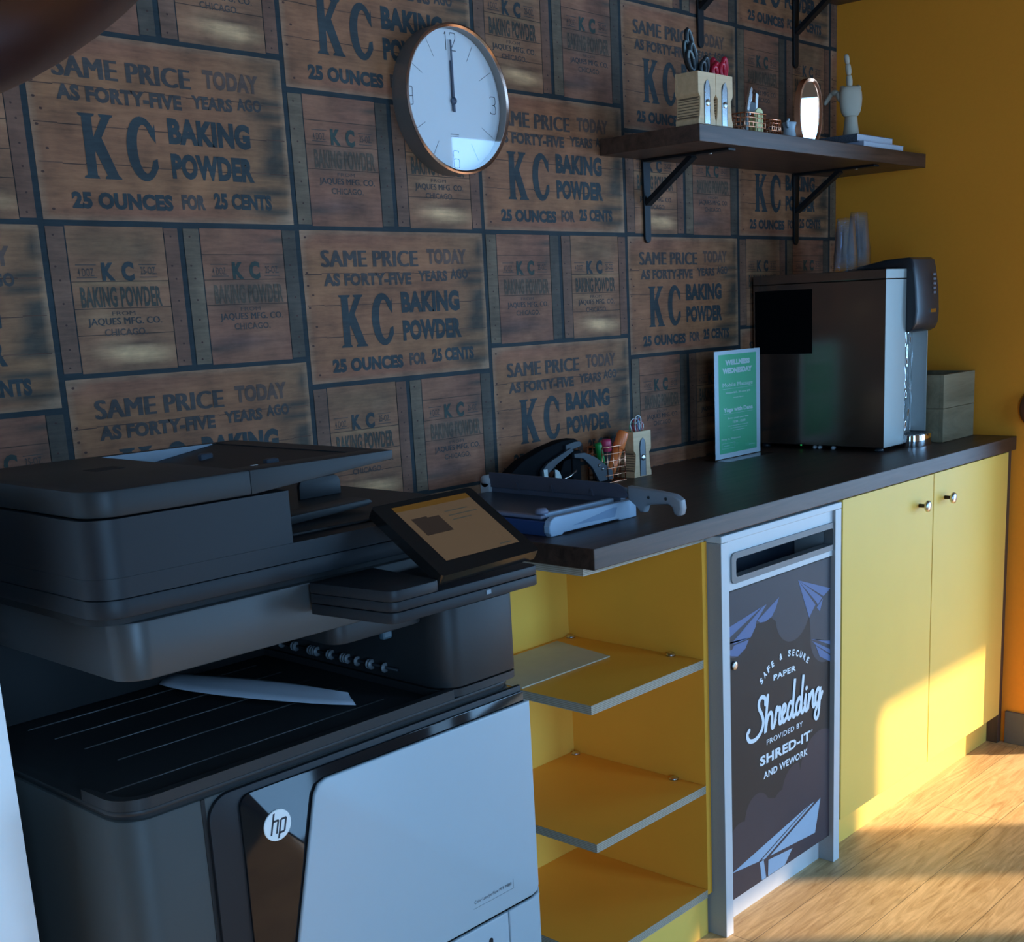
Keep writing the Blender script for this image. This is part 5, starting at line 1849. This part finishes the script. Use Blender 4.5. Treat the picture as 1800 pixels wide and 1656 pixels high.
# upper bridge above the bay
mb = MB()
mb.prism(rrect(QX0 + .036, cx0 - .0005, QY0 + .012, QY1, .040, n=8, corners=(1, 0, 0, 0)), 'z', 0.9165, 0.9925, bev=.003)
mb.build('bridge_unit', plain('printer_bridge_grey', (0.052, 0.053, 0.053), rough=0.4, var=0.03), pr, smooth=40)
mb = MB()
mb.prism(rrect(-1.330, cx0 - .001, QY0 + .035, QY0 + .12, .025, n=6, corners=(1, 1, 0, 0)), 'z', 0.8820, 0.9160, bev=.003)
mb.build('jam_lever', m_pblk2, pr, smooth=40)
mb = MB()
mb.box(-1.228, -1.208, QY0 + .050, QY0 + .062, .866, .8815, bev=.004)
part_label(mb.build('blue_tab', plain('blue_tab', (0.035, 0.08, 0.11), rough=0.4), pr), 'small blue release tab')
mb = MB()
mb.prism(rrect(QX0 + .012, -1.022, QY0 + .020, QY1, .040, n=8), 'z', 0.9930, 1.0040)
mb.build('seam', m_void, pr, smooth=40)
# scanner base
mb = MB()
mb.prism(rrect(QX0 + .006, -1.022, QY0, QY1, .042, n=8), 'z', 1.0045, 1.0280, bev=.002)
mb.prism(rrect(QX0 + .006, -1.022, QY0, QY1, .042, n=8), 'z', 1.0290, 1.0545)
mb.build('scanner_base', m_pblk, pr, smooth=40)
# document feeder
mb = MB()
mb.prism(rrect(QX0 + .0062, -1.412, QY0 + .0002, -0.215, .042, n=8, corners=(1, 0, 0, 1)), 'z', 1.0547, 1.1265)
mb.build('feeder_body', m_pblk, pr, smooth=40)
mb = MB()
mb.prism(rrect(QX0 + .010, -1.4705, QY0, -0.200, .042, n=8, corners=(1, 0, 0, 1)), 'z', 1.1285, 1.1615, bev=.003)
mb.build('feeder_lid', m_pblk2, pr, smooth=40)
mb = MB()
mb.box(-1.575, -1.53, -0.395, -0.36, 1.1612, 1.1619)
part_label(mb.build('finger_slot', m_void, pr), 'dark finger slot in the feeder lid')
# feeder input tray: tapered frame with a sunken bed
def wedge(mb, x0, x1, y0, y1, zt0, zt1, zb0, zb1, bev=0.0):
    mb.prism([(x0, zb0), (x1, zb1), (x1, zt1), (x0, zt0)], 'y', y0, y1, bev=bev)
mb = MB()
zb = lambda x: 1.1285 + (x + 1.470) * 0.075
wedge(mb, -1.4695, -1.2240, QY0, QY0 + .045, 1.1610, 1.1600, zb(-1.4695), zb(-1.224), bev=.002)
wedge(mb, -1.4695, -1.2240, -0.214, -0.198, 1.1610, 1.1600, zb(-1.4695), zb(-1.224), bev=.002)
wedge(mb, -1.2680, -1.2240, QY0 + .0452, -0.2142, 1.1600, 1.1600, zb(-1.268), zb(-1.224), bev=.002)
wedge(mb, -1.4695, -1.2682, QY0 + .0452, -0.2152, 1.1296, 1.1585, zb(-1.4695), zb(-1.268))
tray_o = mb.build('input_tray', m_pblk2, pr, smooth=40)
mb = MB()
mb.quad([(-1.4690, -0.2144, 1.1300), (-1.2750, -0.2144, 1.1582), (-1.2750, -0.2144, 1.1600), (-1.4690, -0.2144, 1.1605)])  # pale colour stands in for window light on this face
part_label(mb.build('tray_back_wall', plain('tray_back_lit_grey', (0.30, 0.36, 0.42), rough=0.4), tray_o), 'wedge-shaped back wall of the input tray, window light put into its pale colour')
for (gx, gy) in ((-1.345, -0.300), (-1.345, -0.470)):
    mb = MB()
    mb.box(gx - .010, gx + .012, gy - .006, gy + .006, 1.1430, 1.1560, bev=.003)
    part_label(mb.build('paper_guide', plain('guide_blue_grey', (0.04, 0.055, 0.08), rough=0.4), tray_o), 'small dark blue paper guide')
mb = MB()
mb.box(-1.438, -1.430, -0.562, -0.556, 1.1612, 1.1618)
part_label(mb.build('white_mark', plain('white_mark', (0.7, 0.7, 0.7)), tray_o), 'tiny white mark')
# paper stop parts on the scanner lid
mb = MB()
mb.box(-1.405, -1.030, -0.56, QY1 - .002, 1.0547, 1.0590, bev=.002)
mb.build('document_lid', m_pblk2, pr)
mb = MB()
mb.prism(rrect(-1.178, -1.092, 1.0592, 1.0930, .014, n=6, corners=(0, 0, 1, 1)), 'y', -0.305, -0.297, bev=.002)
mb.build('paper_stop', m_pblk, pr, smooth=40)
mb = MB()
mb.prism([(-1.400, 1.0592), (-1.345, 1.0592), (-1.195, 1.067), (-1.185, 1.072), (-1.192, 1.077), (-1.400, 1.070)], 'y', -0.500, -0.455, bev=.002)
mb.build('stop_arm', m_pblk2, pr, smooth=40)
# control panel
mb = MB()
def cp_outline(xl_, xr_):
    return list(reversed([(xl_ - .018, QY0 - .0005), (xl_, -0.733), (xl_ + .004, -0.744), (xl_ + .014, -0.750), (xr_ - .010, -0.750), (xr_ - .003, -0.747), (xr_, -0.738), (xr_ + .006, QY0 - .0005)]))
mb.prism(cp_outline(-1.374, -1.086), 'z', 0.9500, 0.9655, bev=.0015)
mb.prism(cp_outline(-1.374, -1.086), 'z', 0.9663, 0.9800, bev=.0015)
mb.prism(cp_outline(-1.374, -1.2845), 'z', 0.9801, 0.9955, bev=.0015)
cp = mb.build('control_panel', m_pblk, pr, smooth=40)
mb = MB()
mb.box(-1.198, -1.189, -0.7507, -0.7500, .9570, .9630)
part_label(mb.build('port_mark', plain('port_mark', (0.22, 0.28, 0.33), rough=0.5), cp), 'small pale mark on the control panel front')
# touch screen, tilted
SA, SB = Vector((-1.2835, -0.7535, 1.0000)), Vector((-1.0855, -0.7535, 1.0025))
TA = Vector((-1.2875, -0.6170, 1.0860))
ux = (SB - SA)
uy = (TA - SA)
nn_ = ux.cross(uy).normalized()
def tsf(d):
    return lambda u, v: tuple(SA + ux * u + uy * v + nn_ * d)
mb = MB()
q = rrect(0, 1, 0, 1, .035, n=4)
a_ = [mb.bm.verts.new(tsf(0)(*p)) for p in q]
b_ = [mb.bm.verts.new(tsf(-.0165)(p[0], p[1])) for p in q]
mb.bm.faces.new(a_); mb.bm.faces.new(list(reversed(b_)))
for k in range(len(q)):
    j = (k + 1) % len(q)
    mb.bm.faces.new((a_[j], a_[k], b_[k], b_[j]))
bmesh.ops.recalc_face_normals(mb.bm, faces=mb.bm.faces)
ts = mb.build('touch_screen', plain('screen_bezel', (0.012, 0.010, 0.009), rough=0.16), cp, smooth=40)
def screen_mat(name, col, s):
    return plain(name, tuple(c * .3 for c in col), rough=0.08, emit=col, estr=s * .6, var=0.01)
mb = MB()
mb.flat([(.135, .165), (.90, .165), (.965, .93), (.20, .93)] if False else [(.15, .16), (.90, .16), (.90, .93), (.15, .93)], tsf(.0004))
mb.mi = 1
mb.flat([(.15, .86), (.90, .86), (.90, .93), (.15, .93)], tsf(.0006))
mb.mi = 2
mb.flat([(.21, .50), (.47, .50), (.47, .72), (.36, .72), (.36, .74), (.21, .74)], tsf(.0006))
mb.mi = 3
for k, (a, b, v) in enumerate(((.55, .78, .74), (.55, .84, .68), (.55, .74, .62), (.72, .84, .19))):
    mb.flat([(a, v), (b, v), (b, v + .012), (a, v + .012)], tsf(.0006))
dsp = mb.build('display', [screen_mat('screen_page', (0.145, 0.095, 0.055), .75), screen_mat('screen_bar', (0.13, 0.065, 0.012), .8), screen_mat('screen_picture', (0.035, 0.025, 0.02), .8), screen_mat('screen_text', (0.06, 0.065, 0.055), .8)], ts)
part_label(dsp, 'lit touch display with a dim page')

# sheet of paper in the output tray
m_sheetw = plain('white_paper', (0.62, 0.66, 0.74), rough=0.6)
mb = MB()
rows = []
for k in range(13):
    f = k / 12
    y_ = -0.105 - f * 0.375
    cxx = -1.345 + .10 * f ** 1.4
    hw = .036 * math.sin(PI * min(1, .18 + .80 * f)) ** .6
    rows.append([mb.bm.verts.new((cxx + s_ * hw, y_ + s_ * .02, 0.7600 + .006 * (1 - s_ * s_) + .004 * math.sin(f * PI) + (.008 if s_ > 0 else 0) * f)) for s_ in (-1, -.5, 0, .5, 1)])
for a_, b_ in zip(rows, rows[1:]):
    for i in range(4):
        mb.bm.faces.new((a_[i], a_[i + 1], b_[i + 1], b_[i])).smooth = True
o = mb.build('paper_sheet', m_sheetw)
tag(o, 'curled white sheet of paper lying in the printer\'s dark output tray', 'paper')
md = o.modifiers.new('thickness', 'SOLIDIFY')
md.thickness = .0004

# ================================================================ PENDANT LAMP, WALL FITTING
m_pend = plain('dark_copper_globe', (0.070, 0.022, 0.014), rough=0.25, metal=0.5, var=0.08, nscale=9)
PC, PR_ = Vector((-2.2279, -1.4161, 1.6516)), 0.225
pn = thing('pendant_lamp', 'large dark copper globe pendant lamp hanging at the upper left corner', 'lamp', PC)
mb = MB()
prof = [(PR_ * math.sin(a), -PR_ * math.cos(a)) for a in [math.radians(7 + (180 - 7 - 5) * k / 40) for k in range(41)]]
mb.lathe(prof, PC.x, PC.y, PC.z, n=72)
# open mouth below: drop the cap faces
big_f = [f for f in mb.bm.faces if len(f.verts) > 10]
bmesh.ops.delete(mb.bm, geom=big_f, context='FACES_ONLY')
gl = mb.build('globe_shade', m_pend, pn, smooth=60)
md = gl.modifiers.new('thickness', 'SOLIDIFY')
md.thickness = .003
mb = MB()
mb.tube([(PC.x, PC.y, PC.z + .17), (PC.x, PC.y, CEIL - .03)], .003, n=8)
mb.build('cord', m_blackp, pn)
mb = MB()
mb.lathe([(0, 0), (.05, 0), (.05, .02), (0, .0295)], PC.x, PC.y, CEIL - .0297, n=28)
mb.build('ceiling_rose', m_blackp, pn)
mb = MB()
mb.lathe([(.022, .08), (.022, .15), (.03, .21), (.03, .222), (0, .222)], PC.x, PC.y, PC.z, n=24)
mb.build('lamp_holder', m_blackp, pn)

mb = MB()
mb.lathe([(.0, -.0205), (.018, -.020), (.024, -.014), (.026, 0)], XR, 0, 0, axis='x', n=28, sx=1.0, sy=1.75)
o = mb.build('wall_fitting', plain('dark_red_brown_fitting', (0.17, 0.055, 0.02), rough=0.45))
o.location = (0, -0.623, 1.012)
tag(o, 'small dark red-brown oval fitting on the ochre wall at the right edge of the photo', 'wall fitting')
